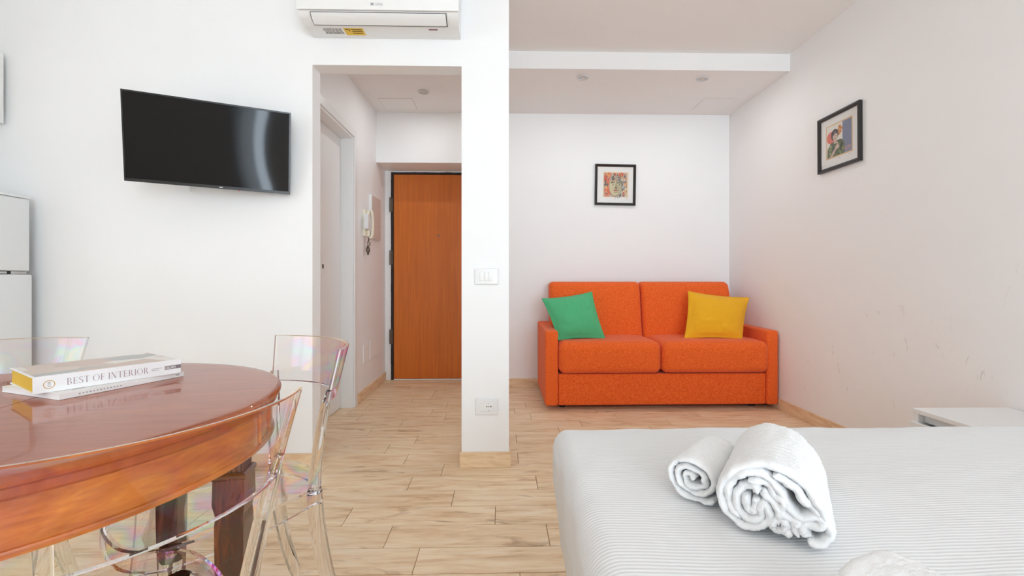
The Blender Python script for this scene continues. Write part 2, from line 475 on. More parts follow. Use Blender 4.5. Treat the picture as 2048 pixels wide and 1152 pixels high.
# floor tiles: 15 x 60 cm planks; the joints of the rows in view are read off the photograph
ROW, LEN, GAP, GAPY = .1497, .603, .0024, .0038
y_ref = on_z(900, 980.3, 0)[1]
joint_px = [(1040, 1149), (833, 1118), (777, 1071), (696, 1031), (906, 996), (820, 966), (885, 939.6), (813, 916.5), (775, 897), (833.5, 878.5), (741, 862), (803, 847.5), (720, 833.5), (867, 818)]
joint = {}
for (x, y) in joint_px:
    p = on_z(x, y, 0); joint[math.floor((p[1] - y_ref) / ROW)] = p[0]
random.seed(4)
plank_mesh = None; rest = bmesh.new(); n_planks = 0
def plank_bm(bm, x0, x1, y0, y1):
    e = .0012
    t = [(x0 + e, y0 + e, 0), (x1 - e, y0 + e, 0), (x1 - e, y1 - e, 0), (x0 + e, y1 - e, 0)]
    m = [(x0, y0, -.0012), (x1, y0, -.0012), (x1, y1, -.0012), (x0, y1, -.0012)]
    d = [(p[0], p[1], -.006) for p in m]
    vs = [[bm.verts.new(p) for p in r] for r in (t, m, d)]
    bm.faces.new(vs[0])
    for a in (0, 1):
        for i in range(4): bm.faces.new((vs[a][i], vs[a + 1][i], vs[a + 1][(i + 1) % 4], vs[a][(i + 1) % 4]))
tmp = bmesh.new(); plank_bm(tmp, -LEN / 2 + GAP / 2, LEN / 2 - GAP / 2, -ROW / 2 + GAPY / 2, ROW / 2 - GAPY / 2)
bmesh.ops.recalc_face_normals(tmp, faces=tmp.faces)
for f in tmp.faces:
    if f.normal.z < -.5: f.normal_flip()
plank_mesh = bpy.data.meshes.new('floor_plank'); tmp.to_mesh(plank_mesh); tmp.free(); plank_mesh.materials.append(M['floor'])
r0 = math.floor((REAR - y_ref) / ROW); r1 = math.floor((YD + .05 - y_ref) / ROW)
for r in range(r0, r1 + 1):
    y0 = y_ref + r * ROW; yc = y0 + ROW / 2
    off = joint.get(r, random.uniform(0, LEN))
    k0 = math.floor((XL - off) / LEN); k1 = math.ceil((XR - off) / LEN)
    for k in range(k0, k1):
        xa, xb = off + k * LEN, off + (k + 1) * LEN
        ca, cb = max(xa, XL), min(xb, XR)
        if cb - ca < .02: continue
        vis = False
        for px_, py_ in ((ca, y0), (cb, y0), (ca, y0 + ROW), (cb, y0 + ROW), ((ca + cb) / 2, yc)):
            q = to_px((px_, py_, 0))
            if q and -20 < q[0] < 2068 and 730 < q[1] < 1170: vis = True
        # planks wholly behind the television wall or under the bed are not seen
        if yc > YP2 and (cb < XH - .05): vis = False
        if ca > .55 and yc < 1.75: vis = False
        if vis and n_planks < 298:
            if xa >= XL and xb <= XR:
                o = bpy.data.objects.new('floor_plank', plank_mesh)
                COL.objects.link(o); o.location = ((xa + xb) / 2, yc, 0)
            else:
                tb = bmesh.new(); wd = (cb - ca) / 2
                plank_bm(tb, -wd + GAP / 2, wd - GAP / 2, -ROW / 2 + GAPY / 2, ROW / 2 - GAPY / 2)
                o = obj('floor_plank', tb, M['floor'], loc=((ca + cb) / 2, yc, 0))
            o.parent = flo; n_planks += 1
        else:
            plank_bm(rest, ca + GAP / 2, cb - GAP / 2, y0 + GAPY / 2, y0 + ROW - GAPY / 2)
o = obj('floor_plank_field', rest, M['floor'], flo); o['kind'] = 'stuff'

# skirting of tile pieces
def skirting(name, p, q, nrm, label, first=None):
    """pieces 60 cm long along p->q, standing proud of the wall by 10 mm towards nrm"""
    P, Q = Vector((p[0], p[1], 0)), Vector((q[0], q[1], 0)); d = (Q - P); Ln = d.length; d.normalize(); nv = Vector((nrm[0], nrm[1], 0))
    root = thing(name, label, 'baseboard', (P[0], P[1], 0), math.atan2(d[1], d[0]), kind='structure')
    side = 1 if Vector((-d[1], d[0], 0)).dot(nv) > 0 else -1
    a = 0; nxt = first if first else LEN
    while a < Ln - 1e-4:
        e = min(nxt, Ln)
        obj('skirting_tile', box(a + .0006, e - .0006, min(0, side * .0105), max(0, side * .0105), .0005, .079, .0012, 1), M['skirting'], root)
        a = e; nxt = e + LEN
    return root
skirting('baseboard_right', (XR, YB), (XR, -.5), (-1, 0), 'wood-look skirting along the right wall', .10 + LEN * 1)
skirting('baseboard_back', (-.262, YB), (XR, YB), (0, -1), 'wood-look skirting behind the orange sofa')
skirting('baseboard_pier_end', (PL - .010, YP), (PR + .010, YP), (0, -1), 'short wood-look skirting on the wall end')
skirting('baseboard_pier_left', (PL, YP), (PL, YQ), (-1, 0), 'wood-look skirting on the hallway side of the wall end')
skirting('baseboard_pier_right', (PR, YP), (PR, YQ), (1, 0), 'wood-look skirting on the alcove side of the wall end')
skirting('baseboard_partition', (OL, YP), (XL, YP), (0, -1), 'wood-look skirting below the television')
skirting('baseboard_opening', (OL, YP - .0105), (OL, YP2), (1, 0), 'short wood-look skirting in the doorway reveal')
skirting('baseboard_hall', (XH, DY1 + .075), (XH, YD), (1, 0), 'wood-look skirting beside the entry door', .16)

# ------------------------------------------------------------------ doors
d1 = thing('door_1', 'orange-brown wooden entry door in a worn dark frame', 'door', (0, 0, 0), kind='structure')
DXL, DXR, DTOP = -1.066, -.262, 2.005
DF = YD                                           # face of the leaf
obj('door_leaf', box(DXL + .026, DXR, DF, DF + .045, .012, DTOP - .022, .002, 1), M['entry_door'], d1)
b = bmesh.new()
random.seed(2)
def ragged(bm, x0, x1, z0, z1, n, vertical):
    """thin dark strip whose outer edge is chipped"""
    for i in range(n):
        t0, t1 = i / n, (i + 1) / n; j = random.uniform(0, .006)
        if vertical: bx(bm, x0 + j, x1, DF - .008, DF + .03, z0 + (z1 - z0) * t0, z0 + (z1 - z0) * t1)
        else: bx(bm, x0 + (x1 - x0) * t0, x0 + (x1 - x0) * t1, DF - .008, DF + .03, z0, z1 - j * .8)
ragged(b, DXL, DXL + .026, .003, DTOP, 26, True); ragged(b, DXL + .026, DXR, DTOP - .022, DTOP, 14, False)
obj('door_frame', b, M['door_edge'], d1)
for zc in (1.69, 1.18, .42):
    b = bmesh.new(); disc(b, (DXL - .004, DF - .014), .009, zc - .07, zc + .07, 12)
    bx(b, DXL - .004, DXL + .018, DF - .012, DF - .007, zc - .065, zc + .065)
    obj('hinge', b, M['bronze'], d1, smooth=True)
pv = on_y(877, 471, DF)
b = bmesh.new(); disc(b, (pv[0], pv[2]), .009, DF - .006, DF + .002, 16, 'y')
obj('peephole', b, M['bronze'], d1, smooth=True)
obj('threshold_strip', box(DXL + .026, DXR, DF - .004, DF + .04, .0005, .010), M['gloss_white'], d1)
b = bmesh.new()                                   # white plaster strip round the frame
bx(b, XH, DXL - .002, DF + .003, DF + .05, 0, 2.019); bx(b, DXL - .002, DXR, DF + .003, DF + .05, DTOP + .001, 2.019)
obj('plaster_margin', b, M['gloss_white'], d1)

d2 = thing('door_2', 'plain white interior door set back in the hallway wall', 'door', (0, 0, 0), kind='structure')
b = box(XH - .130, XH - .088, DY0 + .004, DY1 - .004, .006, DZ - .004, .002, 1)
obj('door_leaf', b, M['door_white'], d2)
b = bmesh.new()
bx(b, XH - .14, XH + .001, DY1 - .003, DY1 + .012, 0, DZ); bx(b, XH - .14, XH + .001, DY0 - .012, DY0 + .003, 0, DZ); bx(b, XH - .14, XH + .001, DY0, DY1, DZ - .003, DZ + .012)
obj('door_jamb', b, M['gloss_white'], d2)
b = bmesh.new(); cw = .07
bx(b, XH, XH + .012, DY1 + .0125, DY1 + cw, 0, DZ + cw, .002, 1); bx(b, XH, XH + .012, DY0 - cw, DY0 - .0125, 0, DZ + cw, .002, 1); bx(b, XH, XH + .012, DY0 - .012, DY1 + .012, DZ + .0125, DZ + cw, .002, 1)
obj('door_casing', b, M['gloss_white'], d2)
lk = on_x(645, 531, XH - .088)
b = bmesh.new(); disc(b, (lk[1], lk[2]), .009, XH - .092, XH - .082, 14, 'x'); bx(b, XH - .09, XH - .080, lk[1] - .003, lk[1] + .003, lk[2] - .02, lk[2])
obj('keyhole', b, M['bronze'], d2)

# ------------------------------------------------------------------ things on the ceiling
def downlight(px, py, label, power):
    p = on_z(px, py, ZS)
    t = thing('downlight', label, 'light', (p[0], p[1], ZS), group='recessed ceiling spots')
    obj('ring', lathe([(.030, -.002), (.044, -.0015), (.0445, -.006), (.040, -.0095), (.033, -.008)], 32), M['plastic_grey'], t, True)
    obj('reflector', lathe([(.0001, -.0012), (.0325, -.0012), (.0325, -.004), (.028, -.003), (.0001, -.003)], 24), M['metal'], t, True)
    b = lathe([(.0001, -.0031), (.018, -.0031), (.017, -.006), (.0001, -.0065)], 20)
    obj('bulb', b, M['panel_grey'], t, True)
    l = bpy.data.lights.new('downlight_added_fill', 'AREA'); l.shape = 'DISK'; l.size = .022; l.energy = power; l.color = (.94, .98, 1.0)
    o = bpy.data.objects.new('downlight_added_fill', l); o.location = (0, 0, -.012); o.parent = t; COL.objects.link(o)  # fill added below an unlit spot to lift hallway and alcove
downlight(1166, 154, 'round recessed spot in the alcove ceiling, nearer the hallway', SPOT)
downlight(1405, 157, 'round recessed spot in the alcove ceiling, nearer the right wall', SPOT)
downlight(847, 183, 'round recessed spot in the hallway ceiling', SPOTH)
def hatch(x0, x1, y0, y1, label):
    t = thing('access_hatch', label, 'hatch', ((x0 + x1) / 2, (y0 + y1) / 2, ZS), group='ceiling access hatches')
    hx, hy = (x1 - x0) / 2, (y1 - y0) / 2
    obj('frame', box(-hx, hx, -hy, hy, -.0014, -.0002), M['panel_grey'], t)
    obj('cover', box(-hx + .004, hx - .004, -hy + .004, hy - .004, -.0034, -.0015), M['ceiling'], t)
hatch(-1.02, -.738, 3.80, 4.045, 'square access hatch flush in the hallway ceiling')
hatch(1.675, 1.957, 3.745, 3.995, 'square access hatch flush in the alcove ceiling by the right wall')

# ------------------------------------------------------------------ air conditioner
ac = thing('air_conditioner', 'white wall-mounted air conditioner above the doorway', 'air conditioner', (-.585, YP, 2.205))
HW = .382
prof = [(-.002, .0), (-.10, -.002), (-.125, .001), (-.158, .014), (-.176, .030), (-.182, .042), (-.186, .30 - .03), (-.180, .285), (-.165, .293), (-.002, .293)]
def ac_x(y, z):   # the ends taper a little under the lip
    return HW - .004 - max(0, .012 - z) * .3
rings = []
for s in (-1, 1):
    rings.append([(s * ac_x(y, z), y, z) for y, z in prof])
body = loft(rings)
obj('body', body, M['plastic'], ac, True)
b = bmesh.new(); bx(b, -HW, HW, -.1935, -.1835, .0345, .278, .004, 2)
obj('front_panel', b, M['gloss_white'], ac, True)
pv = [(-.1225, -.0006), (-.160, .0125), (-.1785, .0310), (-.1808, .0292), (-.1632, .0088), (-.1240, -.0042)]
obj('vane_recess', loft([[(s * .322, y * 1.004, z - .0003) for y, z in pv] for s in (-1, 1)]), M['dark'], ac, True)
pv2 = [(-.1310, -.0012), (-.1605, .0108), (-.1765, .0283), (-.1815, .0265), (-.1645, .0070), (-.1325, -.0062)]
obj('air_vane', loft([[(s * .3185, y, z) for y, z in pv2] for s in (-1, 1)]), M['plastic'], ac, True)
def ac_local(x, y, z=2.204):
    p = on_z(x, y, z); return p[0] + .585, p[1] - YP
xa, ya = ac_local(690, 60.5); xb, yb = ac_local(727, 73.5)
obj('warning_label', box(xa - .003, xa + .092, -.098, -.035, -.0034, -.0021), M['yellow_label'], ac)
b = bmesh.new()
bx(b, xa + .006, xa + .018, -.092, -.086, -.0042, -.0035); bx(b, xa + .022, xa + .026, -.095, -.075, -.0042, -.0035)
for k in range(3): bx(b, xa + .034, xa + .084, -.09 + k * .016, -.085 + k * .016, -.0042, -.0035)
obj('label_print', b, ink('4a3a10'), ac)
b = bmesh.new(); random.seed(9)
for k in range(5):
    x = xa - .105 + random.uniform(0, .006)
    while x < xa - .018:
        wd = random.uniform(.006, .018); bx(b, x, min(x + wd, xa - .012), -.094 + k * .011, -.090 + k * .011, -.0032, -.0021); x += wd + .004
obj('rating_print', b, ink('8a8888'), ac)
b = bmesh.new(); xr, yr = ac_local(868, 64.5); bx(b, xr - .022, xr + .022, -.098, -.090, -.0032, -.0021)
obj('red_label', b, ink('7a3a3c'), ac)
b = text_bm('GREE', .016); bm_rot = Matrix.Translation((-.012, -.1945, .0545)) @ Matrix.Rotation(R(90), 4, 'X')
bmesh.ops.transform(b, matrix=bm_rot, verts=b.verts)
obj('brand_lettering', b, ink('a9a9ab'), ac)
b = bmesh.new(); bx(b, -.032, -.018, -.1946, -.194, .0545, .0665)
obj('brand_mark', b, ink('a0a0a4'), ac)

# ------------------------------------------------------------------ television
tv = thing('television', 'black flat-screen television tilted forward on the wall', 'television', (-1.361, 2.176, 1.596))
tv.rotation_euler = (Matrix.Rotation(R(19.68), 3, 'Z') @ Matrix.Rotation(R(10.17), 3, 'X') @ Matrix.Rotation(R(1.51), 3, 'Y')).to_euler()
TW, TH = .67, .67 / 1.7
obj('housing', box(-TW / 2, TW / 2, .001, .022, -TH / 2, TH / 2, .003, 2), M['black_plastic'], tv)
obj('back_box', box(-TW * .36, TW * .36, .022, .05, -TH * .38, TH * .18, .008, 2), M['black_plastic'], tv)
b = bmesh.new()
for (x0, x1, z0, z1) in ((-TW / 2, TW / 2, TH / 2 - .007, TH / 2), (-TW / 2, TW / 2, -TH / 2, -TH / 2 + .014), (-TW / 2, -TW / 2 + .006, -TH / 2 + .014, TH / 2 - .007), (TW / 2 - .006, TW / 2, -TH / 2 + .014, TH / 2 - .007)):
    bx(b, x0, x1, -.003, .001, z0, z1)
obj('bezel', b, M['black_plastic'], tv)
# the glass bulges very slightly, which bends the reflections
V = []; F = []; nx, nz = 24, 14
for j in range(nz + 1):
    for i in range(nx + 1):
        u, v = i / nx * 2 - 1, j / nz * 2 - 1
        V.append((u * (TW / 2 - .006), .0004 - .0022 * (1 - u * u) * (1 - v * v), -TH / 2 + .014 + (v + 1) / 2 * (TH - .021)))
for j in range(nz):
    for i in range(nx): a = j * (nx + 1) + i; F.append((a, a + 1, a + nx + 2, a + nx + 1))
obj('screen', (V, [], F), M['black_gloss'], tv, 'all')
obj('maker_mark', box(.032, .046, -.0036, -.003, -TH / 2 + .005, -TH / 2 + .009), M['plastic_grey'], tv)
obj('standby_light', box(.112, .118, -.0036, -.0005, -TH / 2 - .002, -TH / 2 + .001), ink('e01a1a'), tv)
b = bmesh.new(); bx(b, -.11, .11, .046, .056, -.10, .10)
obj('mount_plate', b, M['black_plastic'], tv)
br = thing('wall_bracket', 'black wall bracket with a white cable end behind the television', 'bracket', (-1.361, YP, 1.58))
obj('arm', box(-.03, .03, -.112, -.008, -.03, .03, .004, 1), M['black_plastic'], br)
obj('plate', box(-.06, .06, -.009, 0, -.12, .12, .002, 1), M['black_plastic'], br)
ce = on_y(381, 377, YP - .012)
obj('cable', tube([(ce[0] + 1.361, -.012, -.02), (ce[0] + 1.361, -.014, ce[2] - 1.58 + .05), (ce[0] + 1.361, -.012, ce[2] - 1.58 - .016)], [(.010, .010)] * 3, up=(1, 0, 0)), M['gloss_white'], br, True)

# ------------------------------------------------------------------ fridge and wall cupboard
FX, FY0, FY1, FH = -2.31, 1.75, 2.30, 1.372
fr = thing('fridge', 'white fridge with freezer compartment on top, at the left edge', 'fridge', (FX, (FY0 + FY1) / 2, 0))
hy = (FY1 - FY0) / 2
obj('cabinet', box(-.57, -.062, -hy, hy, .03, FH - .012, .004, 2), M['fridge'], fr)
obj('top_cover', box(-.57, .0, -hy, hy, FH - .0115, FH, .004, 2), M['fridge'], fr)
obj('freezer_door', box(-.0615, 0, -hy, hy - .004, 1.008, FH - .013, .007, 3), M['fridge'], fr, True)
obj('fridge_door', box(-.0615, .004, -hy, hy + .004, .06, .992, .007, 3), M['fridge'], fr, True)
b = bmesh.new(); bx(b, -.06, -.008, -hy + .02, hy - .02, .9925, 1.0075)
obj('door_gap', b, M['dark'], fr)
b = bmesh.new(); bx(b, -.03, -.002, hy - .09, hy - .02, .9935, 1.0065); bx(b, -.02, .0, hy - .15, hy - .11, .995, 1.005)
obj('middle_hinge', b, M['metal'], fr)
obj('plinth', box(-.57, -.03, -hy + .01, hy - .01, .0, .0295), M['dark'], fr)
cb = thing('wall_cupboard', 'white wall cupboard above the fridge, cut by the left edge', 'cupboard', (-2.482, 2.05, 1.745))
obj('carcass', box(-.42, -.019, -.30, .29, 0, .35), M['gloss_white'], cb)
obj('cupboard_door', box(-.018, 0, -.30, .29, 0, .35, .002, 1), M['gloss_white'], cb)

# ------------------------------------------------------------------ switch and socket on the pier
sw = thing('light_switch', 'white light switch plate with three rockers on the wall end', 'switch', (-.0785, YP, .983))
obj('plate', rbox(.121, .011, .083, .005, 3, 4, fn=lambda p, u: (p[0], p[1] - .002 * (1 - u[0] ** 2), p[2]), c=(0, -.0055, 0)), M['plastic'], sw, True)
for k in range(3):
    obj('rocker', rbox(.0215, .008, .044, .002, 2, 2, fn=lambda p, u: (p[0], p[1] - .0012 * u[2], p[2]), c=(-.0225 + .0225 * k + .0, -.0125, 0)), M['gloss_white'], sw, True)
so = thing('wall_socket', 'white wall socket low on the wall end', 'socket', (-.076, YP, .313))
obj('plate', rbox(.116, .011, .084, .004, 3, 4, c=(0, -.0055, 0)), M['plastic'], so, True)
obj('insert', box(-.034, .034, -.0135, -.0112, -.023, .023, .001, 1), M['gloss_white'], so)
b = bmesh.new(); disc(b, (.011, 0), .0205, -.0152, -.0138, 28, 'y'); obj('socket_face', b, M['gloss_white'], so)
for dx in (-.0105, 0, .0105):
    b = bmesh.new(); disc(b, (.011 + dx, .002), .0030 if dx else .0024, -.0160, -.0153, 12, 'y')
    obj('pin_hole', b, M['dark'], so)
for z0, z1 in ((-.020, -.0165), (.0168, .0200)): obj('earth_clip', box(.0095, .0125, -.0160, -.0153, z0, z1), M['bronze'], so)

# ------------------------------------------------------------------ hallway fittings
ep = thing('meter_panel', 'tall shallow beige-grey panel box beside the entry door', 'panel', (XH, 4.035, 1.505))
obj('box', box(0, .022, -.135, .145, -.185, .185, .002, 1), M['gloss_white'], ep)
obj('cover_upper', box(.0225, .026, -.131, .141, -.075, .181), M['panel_grey'], ep)
obj('cover_lower', box(.0225, .026, -.131, .141, -.181, -.079), M['panel_grey'], ep)
it = thing('intercom', 'ivory wall intercom handset in the hallway', 'intercom', (XH, 3.76, 1.42))
obj('base', box(0, .022, -.045, .05, -.10, .115, .004, 2), M['plastic_warm'], it, True)
obj('chime_box', box(0.0225, .055, -.085, -.012, -.045, .075, .004, 2), M['plastic'], it, True)
obj('cradle', box(.0225, .046, .0, .032, .06, .112, .004, 2), M['plastic_warm'], it, True)
obj('cradle', box(.0225, .046, .0, .032, -.10, -.048, .004, 2), M['plastic_warm'], it, True)
obj('handset', tube([(.052, .016, .115), (.062, .018, .09), (.068, .02, .0), (.062, .018, -.085), (.05, .016, -.115)], [(.034, .018), (.036, .02), (.032, .018), (.036, .02), (.034, .018)], up=(0, 1, 0)), M['plastic_warm'], it, True)
ky = thing('key_pendant', 'dark metal key pendant hanging under the intercom', 'pendant', (XH + .032, 3.762, 1.305))
obj('ring_chain', tube([(0, 0, .012), (.004, .006, -.01), (0, -.004, -.035), (0, 0, -.052)], [(.006, .006), (.012, .008), (.008, .006), (.006, .006)], up=(1, 0, 0)), M['bronze'], ky, True)
obj('pendant', lathe([(.0001, -.052), (.006, -.058), (.012, -.072), (.017, -.092), (.014, -.110), (.007, -.122), (.009, -.130), (.0001, -.138)], 14), M['bronze'], ky, True)
obj('key', box(.008, .012, .004, .022, -.062, -.030, .001, 1), M['bronze'], ky)
for (y0, y1, z0, z1, lb) in ((3.73, 3.885, .285, .445, 'small square blank cover plate low on the hallway wall'), (3.915, 4.30, .285, .455, 'wide blank cover plate beside the skirting near the entry door')):
    c = thing('cover_plate', lb, 'cover plate', (XH, (y0 + y1) / 2, (z0 + z1) / 2), group='blank cover plates in the hallway')
    a, h2 = (y1 - y0) / 2, (z1 - z0) / 2
    obj('rim', box(0, .003, -a, a, -h2, h2, .001, 1), M['gloss_white'], c)
    obj('cover', box(.0032, .006, -a + .006, a - .006, -h2 + .006, h2 - .006, .0012, 1), M['wall'], c)

# ------------------------------------------------------------------ sofa
SX0, SX1, SF, SBK = .322, 2.063, 3.36, 4.095
sf = thing('sofa', 'orange two-seat fabric sofa against the alcove wall', 'sofa', ((SX0 + SX1) / 2, SF, 0))
def sl(x): return x - (SX0 + SX1) / 2
AW = .096
for s in (0, 1):
    x0 = SX0 if s == 0 else SX1 - AW + .012
    x1 = SX0 + AW if s == 0 else SX1
    def arm(p, u): return (p[0], p[1], p[2] + (.012 * (u[1] * .5 + .5) if u[2] > .5 else 0))
    obj('arm', rbox(x1 - x0, .72, .552, .016, 3, 8, fn=arm, c=(sl((x0 + x1) / 2), .36, .312)), M['sofa'], sf, 'all')
bi0, bi1 = SX0 + AW + .003, SX1 - AW + .010
obj('base', rbox(bi1 - bi0, .60, .232, .010, 2, 6, c=(sl((bi0 + bi1) / 2), .318, .152)), M['sofa'], sf, 'all')
obj('back_frame', rbox(bi1 - bi0, .09, .60, .03, 3, 4, c=(sl((bi0 + bi1) / 2), .672, .36)), M['sofa'], sf, 'all')
XM = 1.183
def seat_cushion(x0, x1, seed):
    def f(p, u):
        z = p[2]; bul = (1 - u[0] ** 4) * (1 - u[1] ** 4)
        if u[2] > .2: z += .010 * bul
        y = p[1] - (.008 * (1 - u[0] ** 4) * (1 - u[2] ** 2) if u[1] < -.5 else 0)
        nz = noise.noise(Vector((p[0] * 5 + seed, p[1] * 5, p[2] * 5)))
        return (p[0], y, z + .003 * nz)
    obj('seat_cushion', rbox(x1 - x0 - .004, .50, .232, .052, 6, 10, fn=f, c=(sl((x0 + x1) / 2), .222, .391)), M['sofa'], sf, 'all')
seat_cushion(bi0 - .002, XM, 1); seat_cushion(XM, bi1 + .012, 7)
def back_cushion(x0, x1, seed, xt0, xt1):
    h = .50
    def f(p, u):
        t = (p[2] + h / 2) / h                       # leans back towards the top
        bul = (1 - u[0] ** 4) * (1 - u[2] ** 4)
        y = p[1] + .135 * t - (.022 * bul if u[1] < 0 else 0)
        k = (p[0] - (x0 - x0)) / ((x1 - x0))
        x = p[0] + (t * (xt0 if p[0] < 0 else xt1)) * abs(u[0])
        return (x, y + .003 * noise.noise(Vector((p[0] * 4 + seed, p[2] * 4, 0))), p[2])
    obj('back_cushion', rbox(x1 - x0 - .005, .17, h, .042, 5, 12, fn=f, c=(sl((x0 + x1) / 2), .455, .70)), M['sofa'], sf, 'all')
back_cushion(.405, 1.172, 2, 0, .012); back_cushion(1.172, 1.965, 5, .012, -.018)
for (x, y) in ((SX0 + .14, .12), (SX1 - .14, .12), (SX0 + .14, .60), (SX1 - .14, .60)):
    b = bmesh.new(); disc(b, (sl(x), y), .022, .0, .038, 16); obj('foot', b, M['dark'], sf)

def pillow(name, corners, mat, label, T=.13, seed=0):
    """square scatter cushion; corners (tl, tr, br, bl) are points in space"""
    tl, tr, brr, bl = [Vector(c) for c in corners]
    c0 = (tl + tr + brr + bl) / 4
    n = 34; nv = ((tr - tl).cross(bl - tl)).normalized()
    V = []; F = []
    def pt(i, j, s):
        u, v = i / n * 2 - 1, j / n * 2 - 1
        # sides drawn in between the corners
        pu = u * (1 - .055 * (1 - v * v) * abs(u)); pv = v * (1 - .075 * (1 - u * u) * abs(v))
        a = (pu + 1) / 2; b_ = (pv + 1) / 2
        p = (tl * (1 - a) + tr * a) * (1 - b_) + (bl * (1 - a) + brr * a) * b_
        e = .93
        uu, vv = min(1, abs(u) / e), min(1, abs(v) / e)
        t = ((1 - uu ** 2.4) * (1 - vv ** 2.4)) ** .62 * T / 2
        cr = noise.noise(Vector((u * 2.2 + seed, v * 2.2, s * .3 + seed))) * .014 + noise.noise(Vector((u * 6 + v * 3 + seed, v * 5 - u * 2, seed))) * .008
        rad = max(abs(u), abs(v))
        t += cr * (t / (T / 2)) ** .35 if t > 0 else 0
        return p + nv * (s * (t + .0022))
    idx = {}
    for s in (1, -1):
        for j in range(n + 1):
            for i in range(n + 1):
                idx[(i, j, s)] = len(V); V.append(tuple(pt(i, j, s) - c0))
    for s in (1, -1):
        for j in range(n):
            for i in range(n):
                q = [idx[(i, j, s)], idx[(i + 1, j, s)], idx[(i + 1, j + 1, s)], idx[(i, j + 1, s)]]
                F.append(q if s < 0 else q[::-1])
    for k in range(n):
        for (a, b_) in (((k, 0), (k + 1, 0)), ((n, k), (n, k + 1)), ((n - k, n), (n - k - 1, n)), ((0, n - k), (0, n - k - 1))):
            F.append([idx[(*a, 1)], idx[(*b_, 1)], idx[(*b_, -1)], idx[(*a, -1)]])
    bm = bmesh.new(); vs = [bm.verts.new(v) for v in V]
    for f in F: bm.faces.new([vs[i] for i in f])
    o = obj(name, bm, mat, smooth='all', loc=tuple(c0))
    return tag(o, label, 'cushion', 'scatter cushions on the sofa')
zs = .523
pillow('scatter_cushion', (on_y(1083, 597, 3.66), on_y(1184, 583, 3.70), on_z(1211, 678, .510), on_z(1116, 681, .506)), M['green'], 'green square cushion leaning at the left end of the sofa', .14, 3)
pillow('scatter_cushion', (on_y(1376, 582, 3.70), on_y(1499, 595, 3.64), on_z(1485, 679, .507), on_z(1368, 678, .509)), M['yellow'], 'mustard yellow square cushion at the right end of the sofa', .14, 11)

# ------------------------------------------------------------------ pictures
def picture(name, label, size, fw, loc, rz, roll, art):
    t = thing(name, label, 'picture', loc)
    t.rotation_euler = (Matrix.Rotation(rz, 3, 'Z') @ Matrix.Rotation(roll, 3, 'Y')).to_euler()
    h = size / 2; D = .020
    b = bmesh.new()                                # four mitred bars with a stepped face
    sec = [(h, 0), (h, -D), (h - fw * .45, -D - .003), (h - fw, -D + .006), (h - fw, -.004), (h - fw * .4, 0)]
    rings = []
    for (sx, sz) in ((-1, -1), (1, -1), (1, 1), (-1, 1)):
        rings.append([b.verts.new((sx * r, y, sz * r)) for r, y in sec])
    for i in range(4):
        A, B = rings[i], rings[(i + 1) % 4]
        for j in range(len(sec)):
            k = (j + 1) % len(sec); b.faces.new((A[j], B[j], B[k], A[k]))
    obj('frame', b, M['frame_black'], t)
    i = h - fw
    obj('mat_board', box(-i, i, -.0075, -.0045, -i, i), M['mat_board'], t)
    obj('backing', box(-h + .004, h - .004, -.0042, -.0006, -h + .004, h - .004), M['dark'], t)
    mats = []; bm = bmesh.new()
    def poly(pts, colr, layer):
        m = ink(colr)
        if m not in mats: mats.append(m)
        f = bm.faces.new([bm.verts.new((x, -.0078 - .00012 * layer, z)) for x, z in pts]); f.material_index = mats.index(m)
    art(poly, i)
    me = bpy.data.meshes.new('print'); bm.to_mesh(me); bm.free()
    for m in mats: me.materials.append(m)
    o = bpy.data.objects.new('print', me); COL.objects.link(o); o.parent = t
    obj('glass_pane', box(-i, i, -.0135, -.0120, -i, i), M['pane'], t)
def ell(cx, cz, rx, rz, n=20, a=0, t0=0, t1=2 * math.pi):
    out = []
    for k in range(n):
        q = t0 + (t1 - t0) * k / n; x, z = rx * math.cos(q), rz * math.sin(q)
        out.append((cx + x * math.cos(a) - z * math.sin(a), cz + x * math.sin(a) + z * math.cos(a)))
    return out
def rect(x0, x1, z0, z1): return [(x0, z0), (x1, z0), (x1, z1), (x0, z1)]
